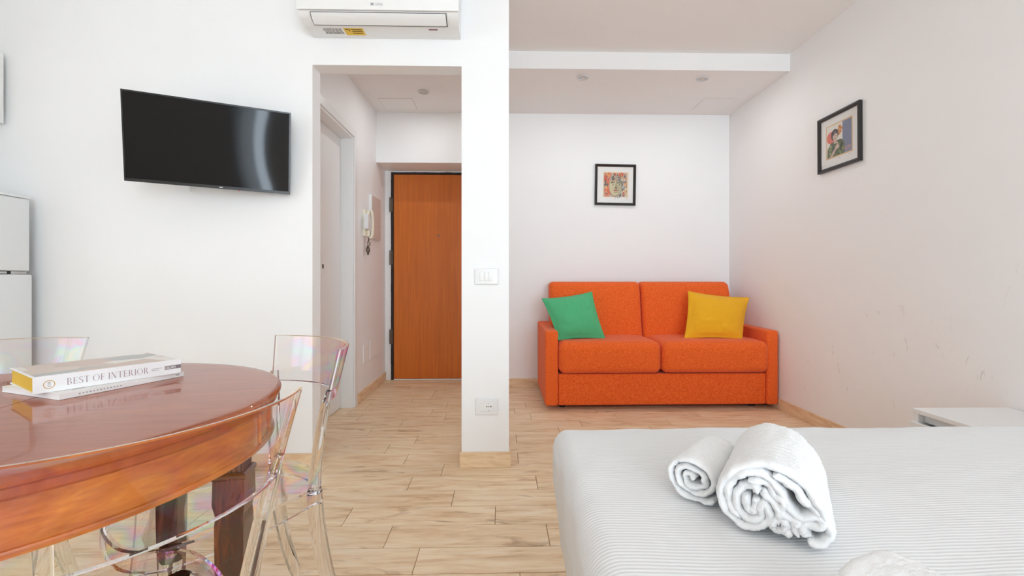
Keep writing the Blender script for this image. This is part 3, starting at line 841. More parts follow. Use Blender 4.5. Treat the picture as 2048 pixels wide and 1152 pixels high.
def art_face(poly, i):
    random.seed(21)
    s = i / .166
    def P(pts): return [(x * s, z * s) for x, z in pts]
    cx, cz = .005, -.002
    poly(P(rect(cx - .118, cx + .118, cz - .112, cz + .122)), 'e9d3ae', 0)
    poly(P(rect(cx - .110, cx + .106, cz - .108, cz + .112)), 'b9a596', 1)
    cols = ['d8643f', 'e0774c', '8d8a84', 'c9b59c', 'e8a560', '5f5d5c', 'c94f3a', 'a8b4bd', 'd9c8b0', '7c6f63']
    for k in range(230):
        x = random.uniform(-.104, .098); z = random.uniform(-.100, .104)
        w_, h_ = random.uniform(.004, .011), random.uniform(.008, .024); a = random.uniform(-.5, .5)
        left = x < -.03
        c = random.choice(cols[:2] + cols[4:7] + cols[:1] if left or z > .06 else cols[2:])
        poly(P(ell(cx + x, cz + z, w_, h_, 6, a)), c, 2 + k * .01)
    poly(P(ell(cx - .002, cz - .012, .062, .094, 26)), '8b8776', 6)
    poly(P(ell(cx - .006, cz - .010, .054, .088, 26)), 'cbbf98', 7)
    poly(P(ell(cx + .026, cz - .012, .026, .074, 20, .1)), 'b3a986', 8)
    poly(P(ell(cx - .002, cz + .058, .056, .030, 20)), 'a9a294', 8.2)
    for k in range(46):
        x = random.uniform(-.05, .05); z = random.uniform(.03, .085)
        poly(P(ell(cx + x, cz + z, random.uniform(.002, .006), random.uniform(.004, .012), 6, random.uniform(-.8, .8))), random.choice(['6e6b68', 'c8b48f', '8e9aa5', 'd9a67a', '4f4b49']), 9)
    for sx, ex in ((-1, -.028), (1, .030)):
        poly(P([(cx + ex - .022, cz + .022), (cx + ex + .018, cz + .030 if sx < 0 else cz + .026), (cx + ex + .02, cz + .024), (cx + ex - .02, cz + .015)]), '4a463f', 10)
        poly(P(ell(cx + ex, cz + .006, .014, .0065, 14)), 'ded8c2', 10); poly(P(ell(cx + ex + .002, cz + .006, .006, .006, 12)), '3b3832', 11)
    poly(P([(cx - .002, cz + .012), (cx + .006, cz + .012), (cx + .014, cz - .026), (cx - .008, cz - .026)]), 'a3966f', 10)
    poly(P(ell(cx + .002, cz - .027, .014, .005, 12)), '57503f', 11)
    poly(P(ell(cx - .001, cz - .048, .020, .0075, 16)), 'b8604e', 10); poly(P(rect(cx - .018, cx + .017, cz - .0490, cz - .0475)), '5b2f28', 11)
    poly(P(ell(cx - .001, cz - .066, .016, .004, 12)), '9c916f', 10)
    poly(P(rect(cx + .088, cx + .116, cz - .126, cz - .122)), 'c98f84', 1); poly(P(rect(cx - .014, cx + .006, cz - .128, cz - .124)), 'b9b2ac', 1)
def art_figure(poly, i):
    s = i / .155
    def P(pts): return [(x * s, z * s) for x, z in pts]
    poly(P(rect(-.112, .112, -.102, .112)), 'dcb987', 0)
    poly(P(rect(-.104, .104, -.094, .104)), 'e6e2d8', 1)
    poly(P(rect(.030, .104, -.094, .104)), '8087a0', 2)
    for k in range(18): poly(P(rect(.032, .102, -.060 + k * .009, -.0575 + k * .009)), '5d6480', 3)
    poly(P(ell(-.068, .030, .036, .038, 24)), 'e2705f', 2)
    for (x, z, r) in ((.008, .078, .013), (.022, .066, .010), (-.002, .062, .010), (.012, .048, .012), (.0, .036, .009)):
        poly(P(ell(x, z, r, r, 10)), 'dd9447', 4); poly(P(ell(x, z, r * .4, r * .4, 8)), 'b8622d', 5)
    poly(P([(-.100, -.094), (-.098, -.040), (-.070, -.006), (-.020, .002), (.020, .000), (.044, -.022), (.050, -.070), (.046, -.094)]), '5c6642', 6)
    random.seed(5)
    for k in range(34):
        x = random.uniform(-.09, .04); z = random.uniform(-.088, -.012)
        poly(P(ell(x, z, random.uniform(.003, .008), random.uniform(.006, .015), 6, random.uniform(-.7, .7))), random.choice(['93a262', '3e4433', 'a8ac6a', '4e5a3a']), 7)
    poly(P(ell(-.034, .040, .032, .036, 22)), '3e332e', 8)
    poly(P(ell(-.030, .030, .021, .028, 20)), 'd9bfae', 9)
    poly(P([(-.052, .052), (-.01, .056), (-.008, .042), (-.030, .048), (-.050, .036)]), '3e332e', 10)
    for ex in (-.038, -.022): poly(P(ell(ex, .034, .004, .002, 8)), '2a2320', 10)
    poly(P(ell(-.029, .016, .009, .003, 10)), 'a5564c', 10)
    poly(P([(-.04, .004), (-.02, .004), (-.014, -.016), (-.044, -.016)]), 'cdb09d', 8.5)
    poly(P(ell(-.012, -.040, .016, .013, 14)), 'd6bcaa', 11); poly(P(ell(-.010, -.022, .005, .013, 10, .15)), 'd6bcaa', 11.5)
    poly(P([(-.080, -.094), (-.055, -.094), (-.016, -.050), (-.026, -.040)]), 'cdb3a2', 10.5)
    poly(P(ell(.070, -.066, .026, .008, 14, .15)), 'd08a80', 6); poly(P(ell(.070, -.066, .016, .004, 12, .15)), '8087a0', 7)
    poly(P(rect(-.006, .012, -.116, -.113)), 'b0a8a0', 1); poly(P(rect(.078, .098, -.112, -.109)), 'cf9d92', 1)
picture('framed_picture', 'black-framed print of a stern face on red strokes above the sofa', .370, .022, (1.0275, YB - .0006, 1.825), 0, R(.9), art_face)
picture('framed_picture', 'black-framed print of a person in green, on the right wall', .350, .022, (XR - .0006, 2.757, 1.826), R(-90), R(-.4), art_figure)

# ------------------------------------------------------------------ bedside chest
NY1 = on_x(2015.6, 814.3, XR)[1]; NZ = on_x(2015.6, 814.3, XR)[2]
NX0 = on_y(1822, 815, NY1)[0]; NY0 = NY1 - .46
ns = thing('bedside_chest', 'low white bedside chest of drawers behind the bed', 'chest', ((NX0 + XR) / 2, (NY0 + NY1) / 2, 0))
hx, hy = (XR - .012 - NX0) / 2, (NY1 - NY0) / 2
obj('top_panel', box(-hx, hx, -hy, hy, NZ - .018, NZ, .0015, 1), M['gloss_white'], ns)
for s in (-1, 1):
    obj('side_panel', box(-hx + .004, hx, min(s * hy, s * (hy - .022)), max(s * hy, s * (hy - .022)), 0, NZ - .0185), M['gloss_white'], ns)
obj('back_panel', box(hx - .012, hx, -hy + .0225, hy - .0225, .02, NZ - .0185), M['gloss_white'], ns)
obj('plinth', box(-hx + .02, -hx + .04, -hy + .0225, hy - .0225, 0, .055), M['gloss_white'], ns)
for k, (z0, z1) in enumerate(((.058, .215), (.228, NZ - .052))):
    dr = obj('drawer', box(-hx, -hx + .018, -hy + .002, hy - .002, z0, z1, .0015, 1) if False else box(-hx - .014, -hx + .003, -hy + .001, hy - .001, z0, z1, .0015, 1), M['gloss_white'], ns)
    obj('drawer_box', box(-hx + .0045, hx - .03, -hy + .03, hy - .03, z0 + .01, z1 - .02), M['gloss_white'], dr)
obj('finger_recess', box(-hx + .03, -hx + .034, -hy + .0225, hy - .0225, NZ - .052, NZ - .0185), M['gloss_white'], ns)

# ------------------------------------------------------------------ bed
BZ = .545
BX0, BX1, BY0, BY1 = .112, 2.052, -.36, 1.325
bed = thing('bed', 'double bed with a white striped fitted sheet', 'bed', ((BX0 + BX1) / 2, (BY0 + BY1) / 2, 0))
bcx, bcy = (BX0 + BX1) / 2, (BY0 + BY1) / 2
def bedfn(p, u):
    x, y, z = p
    t = (z + .17) / .34                                # 0 at the hem, 1 on top
    wx, wy = x + bcx, y + bcy
    nz = 0
    if u[2] > .3:
        nz += .004 * noise.noise(Vector((wx * 2.1, wy * 2.1, 3)))
        nz += .0022 * noise.noise(Vector((wx * 5 + wy * 5, (wx - wy) * 14, 1)))
        for (tx, ty, sg) in ((.45, .80, .16), (.44, .50, .15)):
            nz -= .006 * math.exp(-((wx - tx) ** 2 + (wy - ty) ** 2) / (2 * sg * sg))
        if abs(u[1]) > .93 and u[1] > 0: nz += .003 * noise.noise(Vector((wx * 6, 0, 0)))
    # the foot end stands a little out of square and the sheet tucks in below
    if u[0] < 0:
        k = (-u[0]) ** 6
        x += k * (.036 * (u[1] * .5 + .5) - .004)
        x += k * (.040 * max(0, .62 - t) ** 1.0) 
        if t < .9: x += k * .006 * noise.noise(Vector((wy * 9, z * 5, 7))) + k * .003 * math.sin(wy * 60) * (1 - t)
    if u[1] > 0: y -= (u[1]) ** 6 * .05 * max(0, .6 - t)
    return (x, y, z + nz)
obj('mattress', rbox(BX1 - BX0, BY1 - BY0, .34, .055, 8, 70, fn=bedfn, c=(0, 0, BZ - .17)), M['sheet'], bed, 'all')
obj('bed_base', rbox(BX1 - BX0 - .10, BY1 - BY0 - .10, .10, .02, 2, 4, c=(.02, 0, .152)), M['gloss_white'], bed, True)
for (x, y) in ((-.8, -.7), (-.8, .7), (.85, -.7), (.85, .7)):
    b = bmesh.new(); disc(b, (x, y), .025, 0, .102, 16); obj('leg', b, M['dark'], bed)

# ------------------------------------------------------------------ rolled towels
def ribbon(bm, line, th, length, nl, axis, lat, origin, seed, end_wave=.010, taper=.0, per=9, far_scale=1.0, lift=.0):
    """thick cloth band: 'line' is its path in the roll's end view (lateral, up), carried along the axis"""
    C = catmull([Vector((a, b_, 0)) for a, b_ in line], per)
    n = len(C); ax = Vector((axis[0], axis[1], 0)).normalized(); la = Vector((lat[0], lat[1], 0)).normalized(); up = Vector((0, 0, 1))
    prof = [(0.0, .10), (.002, .26), (.006, .42), (.012, .5)]
    st = [(a, k) for a, k in prof]
    for i in range(1, nl): st.append((.02 + (length - .04) * i / nl, .5))
    st += [(length - a, k) for a, k in reversed(prof)]
    grid = {}
    for i, p in enumerate(C):
        t = (C[min(i + 1, n - 1)] - C[max(i - 1, 0)]).normalized(); nv = Vector((-t[1], t[0], 0))
        s_end = min(1, min(i, n - 1 - i) / 3)
        for j, (d, k) in enumerate(st):
            f = d / length
            sc = 1 + (far_scale - 1) * f
            wob = Vector((noise.noise(Vector((i * .13, f * 2.2, seed))), noise.noise(Vector((i * .13, f * 2.2, seed + 9))), 0)) * .0022
            dd = d + end_wave * noise.noise(Vector((i * .10, seed * 3.1, 0))) * (1 - 2 * f)
            for s in (1, -1):
                off = nv * (s * th * max(k, .06) * (.35 + .65 * s_end))
                q = (p + off + wob) * sc
                fz = noise.noise(Vector((q[0] * 150, q[1] * 150, d * 150 + seed))) * .0012 + noise.noise(Vector((q[0] * 380, q[1] * 380, d * 380 + seed))) * .0013
                q2 = q + nv * (s * fz)
                z = max(q2[1], .0012)
                grid[(i, j, s)] = bm.verts.new(Vector(origin) + ax * dd + la * q2[0] + up * (z + lift * f))
    m = len(st)
    for i in range(n - 1):
        for j in range(m - 1):
            for s in (1, -1):
                q = [grid[(i, j, s)], grid[(i + 1, j, s)], grid[(i + 1, j + 1, s)], grid[(i, j + 1, s)]]
                bm.faces.new(q if s > 0 else q[::-1])
        for j in (0, m - 1): bm.faces.new([grid[(i, j, 1)], grid[(i, j, -1)], grid[(i + 1, j, -1)], grid[(i + 1, j, 1)]])
    for i in (0, n - 1):
        for j in range(m - 1): bm.faces.new([grid[(i, j, 1)], grid[(i, j + 1, 1)], grid[(i, j + 1, -1)], grid[(i, j, -1)]])
def towel(name, label, lines, th, length, axis, foot, seed, nl=60, **kw):
    """foot = point on the sheet under the front end"""
    a = Vector((axis[0], axis[1], 0)).normalized(); lat = (a[1], -a[0])
    bm = bmesh.new()
    for k, ln in enumerate(lines): ribbon(bm, ln, th, length, nl, (a[0], a[1]), lat, (0, 0, 0), seed + k * 5, **kw)
    o = obj(name, bm, M['terry'], smooth='all', loc=(foot[0], foot[1], foot[2]))
    return tag(o, label, 'towel', 'white towels on the bed')
# end view of the large roll, traced in the photograph's crop and scaled to metres
k_ = .000209
def sec_big(pts): return [((x - 750) * k_, (975 + .118 * (x - 750) - y) * k_ + .004) for x, y in pts]
big1 = sec_big([(1180, 985), (1240, 1008), (1290, 985), (1318, 920), (1295, 830), (1250, 720), (1180, 610), (1090, 520), (970, 465), (840, 450), (710, 490), (620, 570), (572, 680), (580, 790), (640, 890), (740, 945), (840, 945), (905, 905), (925, 830), (890, 760), (860, 800), (868, 860), (800, 895), (720, 850), (690, 770), (700, 690), (750, 640), (820, 630), (850, 670)])
big2 = sec_big([(1200, 950), (1150, 930), (1160, 880), (1240, 880), (1285, 840), (1220, 815), (1130, 835), (1060, 780), (1010, 680), (950, 580), (870, 520), (770, 515), (690, 560), (640, 640), (625, 740), (660, 830), (720, 895)])
big3 = sec_big([(1120, 965), (1090, 900), (1110, 870), (1060, 850), (1000, 800), (1020, 730), (960, 690), (930, 610), (860, 580), (780, 585)])
big4 = sec_big([(1080, 970), (1020, 950), (960, 955), (940, 900), (1000, 870), (1040, 900), (1020, 940)])
big5 = sec_big([(1255, 790), (1200, 730), (1150, 690), (1095, 610), (1030, 560), (950, 520)])
big6 = sec_big([(770, 690), (760, 770), (800, 830), (835, 770), (815, 710)])
big7 = sec_big([(985, 900), (990, 830), (970, 760), (900, 690), (880, 640)])
gb = on_z(1300 + 750 / 3.974, 820 + 972 / 3.974, BZ - .003)
towel('rolled_towel', 'large rolled white towel with a loose end, beside the small roll', [big1, big2, big3, big4, big5, big6, big7], .0145, .265, (.560, .828), gb, 2, nl=130, far_scale=.96)
k2 = .000237
def sec_small(pts): return [((x - 335) * k2, (742 - y) * k2 + .002) for x, y in pts]
small = sec_small([(500, 690), (420, 722), (330, 722), (235, 690), (165, 620), (150, 530), (200, 450), (290, 425), (390, 440), (465, 490), (490, 570), (450, 640), (380, 670), (290, 660), (220, 600), (215, 520), (270, 480), (350, 490), (420, 530), (425, 590), (370, 620), (290, 610), (265, 550), (310, 530), (350, 560)])
gs = on_z(1300 + 335 / 3.974, 820 + 742 / 3.974, BZ - .002)
towel('rolled_towel', 'small rolled white hand towel left of the large roll', [small], .0112, .185, (.66, .75), gs, 30, nl=90, far_scale=.94)
third = [(.088, .010), (.05, .006), (-.02, .007), (-.062, .02), (-.075, .05), (-.06, .082), (-.02, .100), (.03, .102), (.075, .085), (.09, .055), (.075, .03), (.03, .024), (-.02, .026), (-.048, .045), (-.035, .07), (.01, .082), (.05, .072), (.06, .05), (.03, .04), (0, .05)]
g3 = on_z(1778, 1152, BZ - .003)
p3 = Vector((.448, .540, BZ - .003))
towel('rolled_towel', 'rolled white towel nearest the viewer, cut by the bottom edge', [[(a * .74, c * .92) for a, c in third]], .013, .26, (.22, -.975), p3, 50, nl=120, far_scale=1.05, end_wave=.02)

# ------------------------------------------------------------------ round table
TZ, TR = .74, .438
tb = thing('dining_table', 'round polished mahogany dining table with a centre seam', 'table', (-.882, .833, 0), R(9))
edge = [(.0001, TZ), (TR - .03, TZ), (TR - .0105, TZ), (TR - .010, TZ - .0001), (TR - .004, TZ - .0015), (TR, TZ - .006), (TR - .001, TZ - .011), (TR - .007, TZ - .0135), (TR - .009, TZ - .016), (TR - .0085, TZ - .026), (TR - .012, TZ - .030), (TR - .018, TZ - .0305), (TR - .05, TZ - .0305), (.0001, TZ - .0305)]
for s in (0, 1):
    a0 = -math.pi / 2 + s * math.pi
    o = obj('table_top_half', lathe(edge, 72, a0, a0 + math.pi), M['table_top'], tb, True)
    o.location = ((.0009 if s == 0 else -.0009), 0, 0)
    ap = [(TR - .017, TZ - .0307), (TR - .017, TZ - .088), (TR - .0145, TZ - .0895), (TR - .0130, TZ - .094), (TR - .0145, TZ - .0985), (TR - .019, TZ - .0995), (TR - .036, TZ - .0995), (TR - .036, TZ - .0307)]
    o = obj('apron_half', lathe(ap, 72, a0, a0 + math.pi), M['table_apron'], tb, True)
    o.location = ((.0009 if s == 0 else -.0009), 0, 0)
def table_leg(ang, spin):
    r = TR - .070; lx, ly = r * math.cos(ang), r * math.sin(ang)
    zt = TZ - .0997
    def sq(w, z): return [(-w, -w, z), (w, -w, z), (w, w, z), (-w, w, z)]
    rings = [sq(.0270, zt - .042), sq(.0300, zt - .046), sq(.0300, zt - .052), sq(.0275, zt - .056), sq(.0285, zt - .10), sq(.0240, zt - .125), sq(.0255, zt - .14), sq(.0245, zt - .3), sq(.018, .02), sq(.017, 0)]
    lg = obj('leg', loft(rings), M['table_leg'], tb, loc=(lx, ly, 0), rot=(0, 0, spin))
    b = bmesh.new(); n = 5; wv = .0215
    for i in range(n):                              # fluted neck under the apron
        for (u, v) in ((1, 0), (-1, 0), (0, 1), (0, -1)):
            c = -wv + wv * 2 * (i + .5) / n
            x, y = (u * wv, c) if u else (c, v * wv)
            disc(b, (x, y), wv / n * .82, zt - .0415, zt, 8)
    bx(b, -wv, wv, -wv, wv, zt - .0416, zt - .0005)
    obj('fluted_neck', b, M['table_leg'], lg, True)
    # framed block on the apron above the leg
    b = bmesh.new(); c, s = math.cos(ang), math.sin(ang); ro = TR - .0168
    M4 = Matrix(((c, -s, 0, 0), (s, c, 0, 0), (0, 0, 1, 0), (0, 0, 0, 1)))
    for (y0, y1, z0, z1) in ((-.030, -.0255, TZ - .088, TZ - .031), (.0255, .030, TZ - .088, TZ - .031), (-.0255, .0255, TZ - .036, TZ - .031), (-.0255, .0255, TZ - .088, TZ - .083)):
        bx(b, ro - .002, ro + .0035, y0, y1, z0, z1, .001, 1)
    bmesh.ops.transform(b, matrix=M4, verts=b.verts)
    obj('apron_block', b, M['table_apron'], tb)
for a in (2.2, 76, 182, 256): table_leg(R(a), R(0))

# ------------------------------------------------------------------ books
def stroke_font(word, bm, h, x0, thick=.105, thin=.026, track=.14):
    """high-contrast serif capitals built from strokes; returns the end of the word"""
    def q(pts): bm.faces.new([bm.verts.new((x0 + x * h, y * h, 0)) for x, y in pts])
    def rc(x, X, y, Y): q([(x, y), (X, y), (X, Y), (x, Y)])
    def arc(cx, cy, rx, ry, a0, a1, n=16):
        P = []
        for k in range(n + 1):
            a = math.radians(a0 + (a1 - a0) * k / n); wd = thin + (thick - thin) * abs(math.cos(a)) ** 1.6
            c, s = math.cos(a), math.sin(a)
            P.append(((cx + rx * c, cy + ry * s), (cx + (rx - wd) * c, cy + (ry - max(thin, wd * .4)) * s)))
        for k in range(n): q([P[k][0], P[k + 1][0], P[k + 1][1], P[k][1]])
    T, t = thick, thin
    for ch in word:
        wd = .4
        if ch == ' ': x0 += .34 * h; continue
        if ch in 'BEFRIT':
            cx = .08 if ch != 'T' else .27
            rc(cx, cx + T, 0, 1)
            if ch != 'T': rc(cx - .07, cx + T + .07, 0, t); rc(cx - .07, cx + T + .07, 1 - t, 1)
            wd = cx + T + .07
        if ch in 'BR': rc(.1, .34, 1 - t, 1); rc(.1, .36, .50, .50 + t); arc(.33, .76, .20, .24, 90, -90); wd = .56
        if ch == 'B': rc(.1, .36, 0, t); arc(.34, .26, .25, .26, 90, -90); wd = .62
        if ch == 'R': q([(.30, .50), (.30 + T * 1.1, .50), (.66, 0), (.66 - T * 1.1, 0)]); rc(.52, .72, 0, t); wd = .72
        if ch in 'EF': rc(.1, .54, 1 - t, 1); rc(.54 - t, .54, .80, 1); rc(.1, .42, .50, .50 + t); rc(.42 - t, .42, .42, .62); wd = .54
        if ch == 'E': rc(.1, .58, 0, t); rc(.58 - t, .58, 0, .24); wd = .58
        if ch == 'T': rc(0, .64, 1 - t, 1); rc(0, t, .8, 1); rc(.64 - t, .64, .8, 1); rc(.2, .27 + T + .07, 0, t); wd = .64
        if ch == 'O': arc(.42, .5, .42, .51, 0, 360, 36); wd = .84
        if ch == 'S':
            arc(.28, .75, .23, .26, 40, 235); arc(.28, .25, .25, .26, 55, -145)
            q([(.10, .60), (.16, .52), (.45, .36), (.44, .48)]); rc(.46 - t, .46, .76, .98); rc(.03, .03 + t, .02, .26); wd = .54
        if ch == 'N':
            rc(.08, .08 + t, 0, 1); rc(.66, .66 + t, 0, 1); q([(.06, 1), (.06 + T * 1.2, 1), (.66 + t, 0), (.66 - T * 1.0, 0)])
            rc(0, .2, 0, t); rc(0, .16, 1 - t, 1); rc(.58, .78, 1 - t, 1); wd = .78
        x0 += (wd + track) * h
    return x0
def book(name, label, corner, far, width, thick, over, cat='book'):
    """corner, far: ends of the spine's lower edge; pages run to the left of it"""
    d = (far - corner); L = d.length; ang = math.atan2(d[1], d[0])
    t = thing(name, label, cat, tuple(corner), ang)   # local +x along the spine, +y away to the left
    return t, L
c_low = on_z(118, 800.5, TZ + .0004); f_low = on_z(367, 752, TZ + .0004)
mz, Lm = book('softcover_book', 'thin white softcover book lying under the thick book', c_low, f_low, .2, .011, 0)
obj('pages', box(.001, Lm - .001, .002, .190, .0006, .0104), M['mat_board'], mz)
b = bmesh.new(); bx(b, 0, Lm, 0, .191, 0, .0006); bx(b, 0, Lm, 0, .191, .0104, .011); bx(b, 0, Lm, -.0004, .0006, 0.0006, .0104)
obj('cover', b, M['mat_board'], mz)
b = bmesh.new(); x = .03
while x < .10: bx(b, x, x + .0025, -.0008, -.0005, .0045, .0065); x += .0058
o = obj('spine_print', b, ink('9d9a98'), mz); o['kind'] = 'stuff'
o = obj('spine_mark', box(Lm - .018, Lm - .010, -.0008, -.0005, .0045, .0065), ink('9d9a98'), mz)
b = bmesh.new()
for k in range(5): bx(b, .03 + k * .006, .05 + k * .011, .02 + .007 * k, .0212 + .007 * k, .0111, .0114)
o = obj('cover_line_print', b, ink('8f8c8a'), mz); o['kind'] = 'stuff'
obj('cover_print', box(.03, .06, .085, .13, .0111, .0114), ink('b59a4a'), mz)
zb = TZ + .0118
c_up = on_z(65, 789.5, zb); f_up = on_z(361.5, 745.5, zb)
bk, Lb = book('hardcover_book', 'thick white hardcover book with gilt page edges, on top', c_up, f_up, .17, .032, 0)
BTH, BWD = .0315, .172
obj('pages', box(.003, Lb - .003, .002, BWD - .004, .0022, BTH - .0022), M['yellow_label'], bk)
b = bmesh.new()
bx(b, 0, Lb, 0, BWD, 0, .002, .0005, 1); bx(b, 0, Lb, 0, BWD, BTH - .002, BTH, .0005, 1); bx(b, 0, Lb, -.0008, .0016, .0, BTH, .0006, 2)
obj('cover', b, plain('white_book_cover', (.86, .86, .855), .3), bk)
def on_spine(bm, x, z):    # flat lettering laid in (x, y) -> on the spine, reading along +x
    bmesh.ops.transform(bm, matrix=Matrix.Translation((x, -.00105, z)) @ Matrix.Rotation(R(90), 4, 'X'), verts=bm.verts)
    return bm
b = bmesh.new(); stroke_font('BEST OF INTERIOR', b, 1, 0)
xs_ = [v.co.x for v in b.verts]; Wt = max(xs_)
target_w, target_h = Lb * .548, .0128
bmesh.ops.scale(b, vec=(target_w / Wt, target_h, 1), verts=b.verts)
obj('title_lettering', on_spine(b, Lb * .195, .0095), ink('9a8089'), bk)
b = bmesh.new(); rr = .0082
for k in range(36):
    a, c = 2 * math.pi * k / 36, 2 * math.pi * (k + 1) / 36
    b.faces.new([b.verts.new((rr * f * math.cos(q), rr * f * math.sin(q), 0)) for f, q in ((1, a), (1, c), (.86, c), (.86, a))])
obj('gilt_emblem', on_spine(b, Lb * .092, .0150), ink('c89a3e'), bk)
b = bmesh.new()
for k in range(4):
    z = -.0042 + k * .0026; b.faces.new([b.verts.new(p) for p in ((-.0022, z, 0), (.0022, z, 0), (.0022, z + .0014, 0), (-.0022, z + .0014, 0))])
obj('emblem_print', on_spine(b, Lb * .092, .0150), ink('b9b0a8'), bk)
b = bmesh.new()
for k, (a, c) in enumerate(((0, .021), (0, .014))):
    z = -k * .0036; b.faces.new([b.verts.new(p) for p in ((a, z, 0), (c, z, 0), (c, z + .0012, 0), (a, z + .0012, 0))])
obj('subtitle_print', on_spine(b, Lb * .765, .0165), ink('b3aaa6'), bk)
b = bmesh.new(); x0 = Lb * .868; bx(b, x0, Lb, -.00112, -.00095, .0118, .0200)
obj('publisher_band', b, ink('7d7273'), bk)
b = text_bm('CALLWEY', .0078, .00014)
xs_ = [v.co.x for v in b.verts]; bmesh.ops.scale(b, vec=(.0205 / max(xs_), 1, 1), verts=b.verts)
obj('publisher_lettering', on_spine(bmesh.ops.translate(b, vec=(0, 0, 0.0002), verts=b.verts) or b, x0 + .0012, .0132), M['mat_board'], bk)
# cover photograph: blocks of beige and grey
b = bmesh.new(); bx(b, .004, Lb - .004, .006, BWD - .002, BTH, BTH + .0003)
cp = NT('cover_photo'); v = cp.coords(scale=(1, 1.4, 1)); vo = cp.n('ShaderNodeTexVoronoi'); vo.inputs['Scale'].default_value = 13; cp.l(v, vo.inputs['Vector'])
sp = cp.n('ShaderNodeSeparateColor'); cp.l(vo.outputs['Color'], sp.inputs[0])
cp.base(cp.ramp(sp.outputs[0], [(0, 'c9b3a4'), (.35, 'd5c2b4'), (.5, 'aeb0ae'), (.65, 'cdb8aa'), (.8, 'e3ded8'), (1, 'c2a896')], 'CONSTANT')); cp.set(Roughness=.3)
obj('cover_photo', b, cp.m, bk)

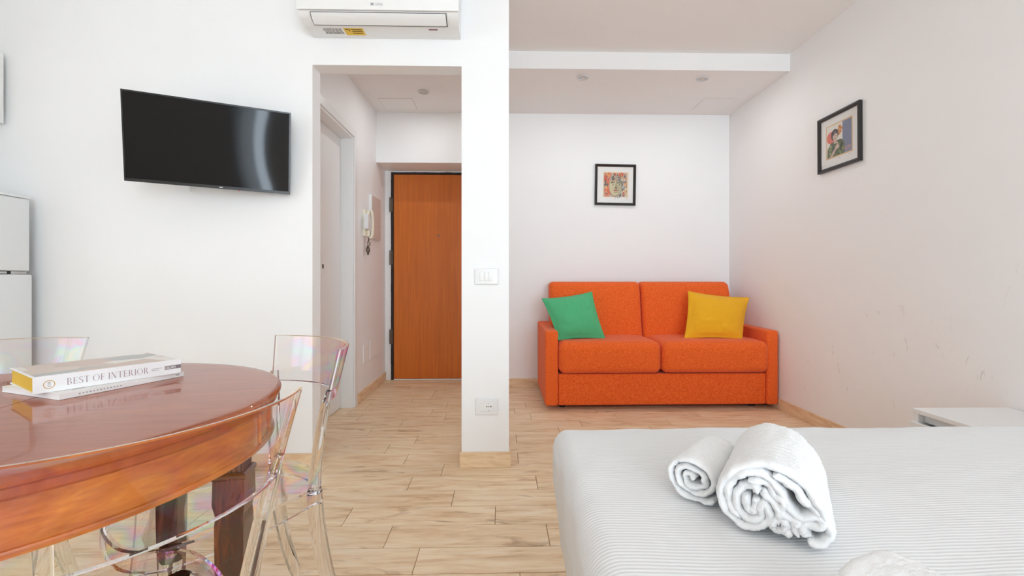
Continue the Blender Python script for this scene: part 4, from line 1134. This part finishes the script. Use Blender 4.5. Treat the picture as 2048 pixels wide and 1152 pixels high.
# ------------------------------------------------------------------ clear plastic chairs
def chair_parts():
    parts = []
    # back shell: a bent band, wider at the top
    JF = [0, .012, .035, .25, .5, .75, .965, .988, 1]; nA, nZ = 88, 8; th = .009; V = []; F = []; idx = {}
    z0, z1 = .671, .80; A = R(49)
    def pt(i, j, s):
        a = -A + 2 * A * i / nA; f = JF[j]; z = z0 + (z1 - z0) * f
        Rr = .2305 + (.267 - .2305) * f; yc = .143 + (.149 - .143) * f
        rr = Rr + (th if s else 0)
        edge = min(1, min(i, nA - i) / 2 + .5, min(j, nZ - j) / 2 + .5)
        rr = Rr + (th * .5) + (1 if s else -1) * th * .5 * edge
        return (rr * math.sin(a), yc - rr * math.cos(a), z)
    for s in (0, 1):
        for i in range(nA + 1):
            for j in range(nZ + 1): idx[(i, j, s)] = len(V); V.append(pt(i, j, s))
    for i in range(nA):
        for j in range(nZ):
            F.append([idx[(i, j, 0)], idx[(i + 1, j, 0)], idx[(i + 1, j + 1, 0)], idx[(i, j + 1, 0)]])
            F.append([idx[(i, j, 1)], idx[(i, j + 1, 1)], idx[(i + 1, j + 1, 1)], idx[(i + 1, j, 1)]])
        for j in (0, nZ): F.append([idx[(i, j, 0)], idx[(i, j, 1)], idx[(i + 1, j, 1)], idx[(i + 1, j, 0)]])
    for j in range(nZ):
        for i in (0, nA): F.append([idx[(i, j, 0)], idx[(i, j + 1, 0)], idx[(i, j + 1, 1)], idx[(i, j, 1)]])
    bm = bmesh.new(); vs = [bm.verts.new(v) for v in V]
    for f in F: bm.faces.new([vs[i] for i in f])
    bm.verts.index_update(); keys = list(idx.keys())
    for f in bm.faces:                               # the cut edges are solid, the faces thin sheet
        ks = [keys[vv.index] for vv in f.verts]
        f.material_index = 1 if len({k[2] for k in ks}) == 2 or min(k[0] for k in ks) == 0 or max(k[0] for k in ks) == nA or max(k[1] for k in ks) == nZ or min(k[1] for k in ks) == 0 else 0
    parts.append(('backrest', bm, [M['clear_sheet'], M['clear']]))
    # seat: dished plate with a turned-down rim
    half = [(0, -.056), (.06, -.050), (.105, -.028), (.135, .015), (.158, .08), (.178, .16), (.184, .24), (.172, .31), (.125, .355), (.06, .372), (0, .376)]
    loop = [Vector((x, y, 0)) for x, y in half] + [Vector((-x, y, 0)) for x, y in half[-2:0:-1]]
    O = catmull(loop, 4, True); cen = Vector((0, .16, 0))
    def ring(sc, z): return [cen + (p - cen) * sc + Vector((0, 0, z)) for p in O]
    zt = .455
    rings = [ring(.02, zt - .016), ring(.35, zt - .0145), ring(.65, zt - .010), ring(.85, zt - .005), ring(.95, zt - .0005), ring(.985, zt), ring(1.0, zt - .004), ring(1.0, zt - .042), ring(.985, zt - .044), ring(.968, zt - .042), ring(.968, zt - .013), ring(.94, zt - .009), ring(.85, zt - .0125), ring(.65, zt - .0175), ring(.35, zt - .022), ring(.02, zt - .0235)]
    sb = bmesh.new(); sv = [sb.verts.new(p) for r in rings for p in r]; m_ = len(O)
    for i in range(len(rings) - 1):
        for j in range(m_):
            f = sb.faces.new((sv[i * m_ + j], sv[i * m_ + (j + 1) % m_], sv[(i + 1) * m_ + (j + 1) % m_], sv[(i + 1) * m_ + j]))
            f.material_index = 1 if i in (4, 5, 7, 8) else 0
    sb.faces.new(sv[:m_][::-1]); sb.faces.new(sv[-m_:])
    parts.append(('seat', sb, [M['clear_sheet'], M['clear']]))
    for sx in (-1, 1):
        # upright from the seat into the back shell
        path = [(sx * .131, -.004, .448), (sx * .136, -.004, .50), (sx * .149, -.007, .57), (sx * .166, -.012, .648), (sx * .178, -.018, .70)]
        parts.append(('upright', tube(path, [(.034, .028), (.032, .024), (.030, .021), (.030, .018), (.022, .010)], up=(sx * .75, .66, 0), nsec=14, sq=4), M['clear']))
        path = [(sx * .131, -.004, .446), (sx * .134, -.010, .36), (sx * .146, -.034, .22), (sx * .176, -.078, .08), (sx * .196, -.102, .012)]
        parts.append(('leg', tube(path, [(.034, .032), (.036, .032), (.033, .029), (.028, .025), (.024, .022)], up=(sx * .75, .66, 0), nsec=14, sq=4), M['clear'], (sx * .198, -.104)))
        path = [(sx * .150, .285, .418), (sx * .153, .290, .34), (sx * .160, .305, .20), (sx * .168, .322, .08), (sx * .172, .330, .012)]
        parts.append(('leg', tube(path, [(.040, .036), (.037, .033), (.033, .029), (.028, .025), (.024, .022)], up=(1, 0, 0), nsec=14, sq=4), M['clear'], (sx * .1725, .331)))
    return parts
def build_chair(loc, rz, label):
    t = thing('clear_chair', label, 'chair', loc, R(rz), 'clear plastic chairs round the table')
    for p in chair_parts():
        o = obj(p[0], p[1], p[2], t, True)
        if p[0] == 'leg':
            b = bmesh.new(); disc(b, p[3], .0135, 0, .0125, 14); obj('foot_pad', b, M['grey'], o)
    return t
def copy_tree(o, parent=None):
    c = o.copy(); COL.objects.link(c); c.parent = parent
    for ch in o.children: copy_tree(ch, c)
    return c
chA = build_chair((-.455, .565, 0), 54, 'clear plastic chair nearest the viewer, its curved back across the table edge')
chB = copy_tree(chA); chB.location = (-.5525, 1.219, 0); chB.rotation_euler = (0, 0, R(135)); chB['label'] = 'clear plastic chair at the far right of the table, in front of the doorway'
chC = copy_tree(chA); chC.location = (-1.337, 1.20, 0); chC.rotation_euler = (0, 0, R(-143.1)); chC['label'] = 'clear plastic chair behind the books, in front of the fridge'
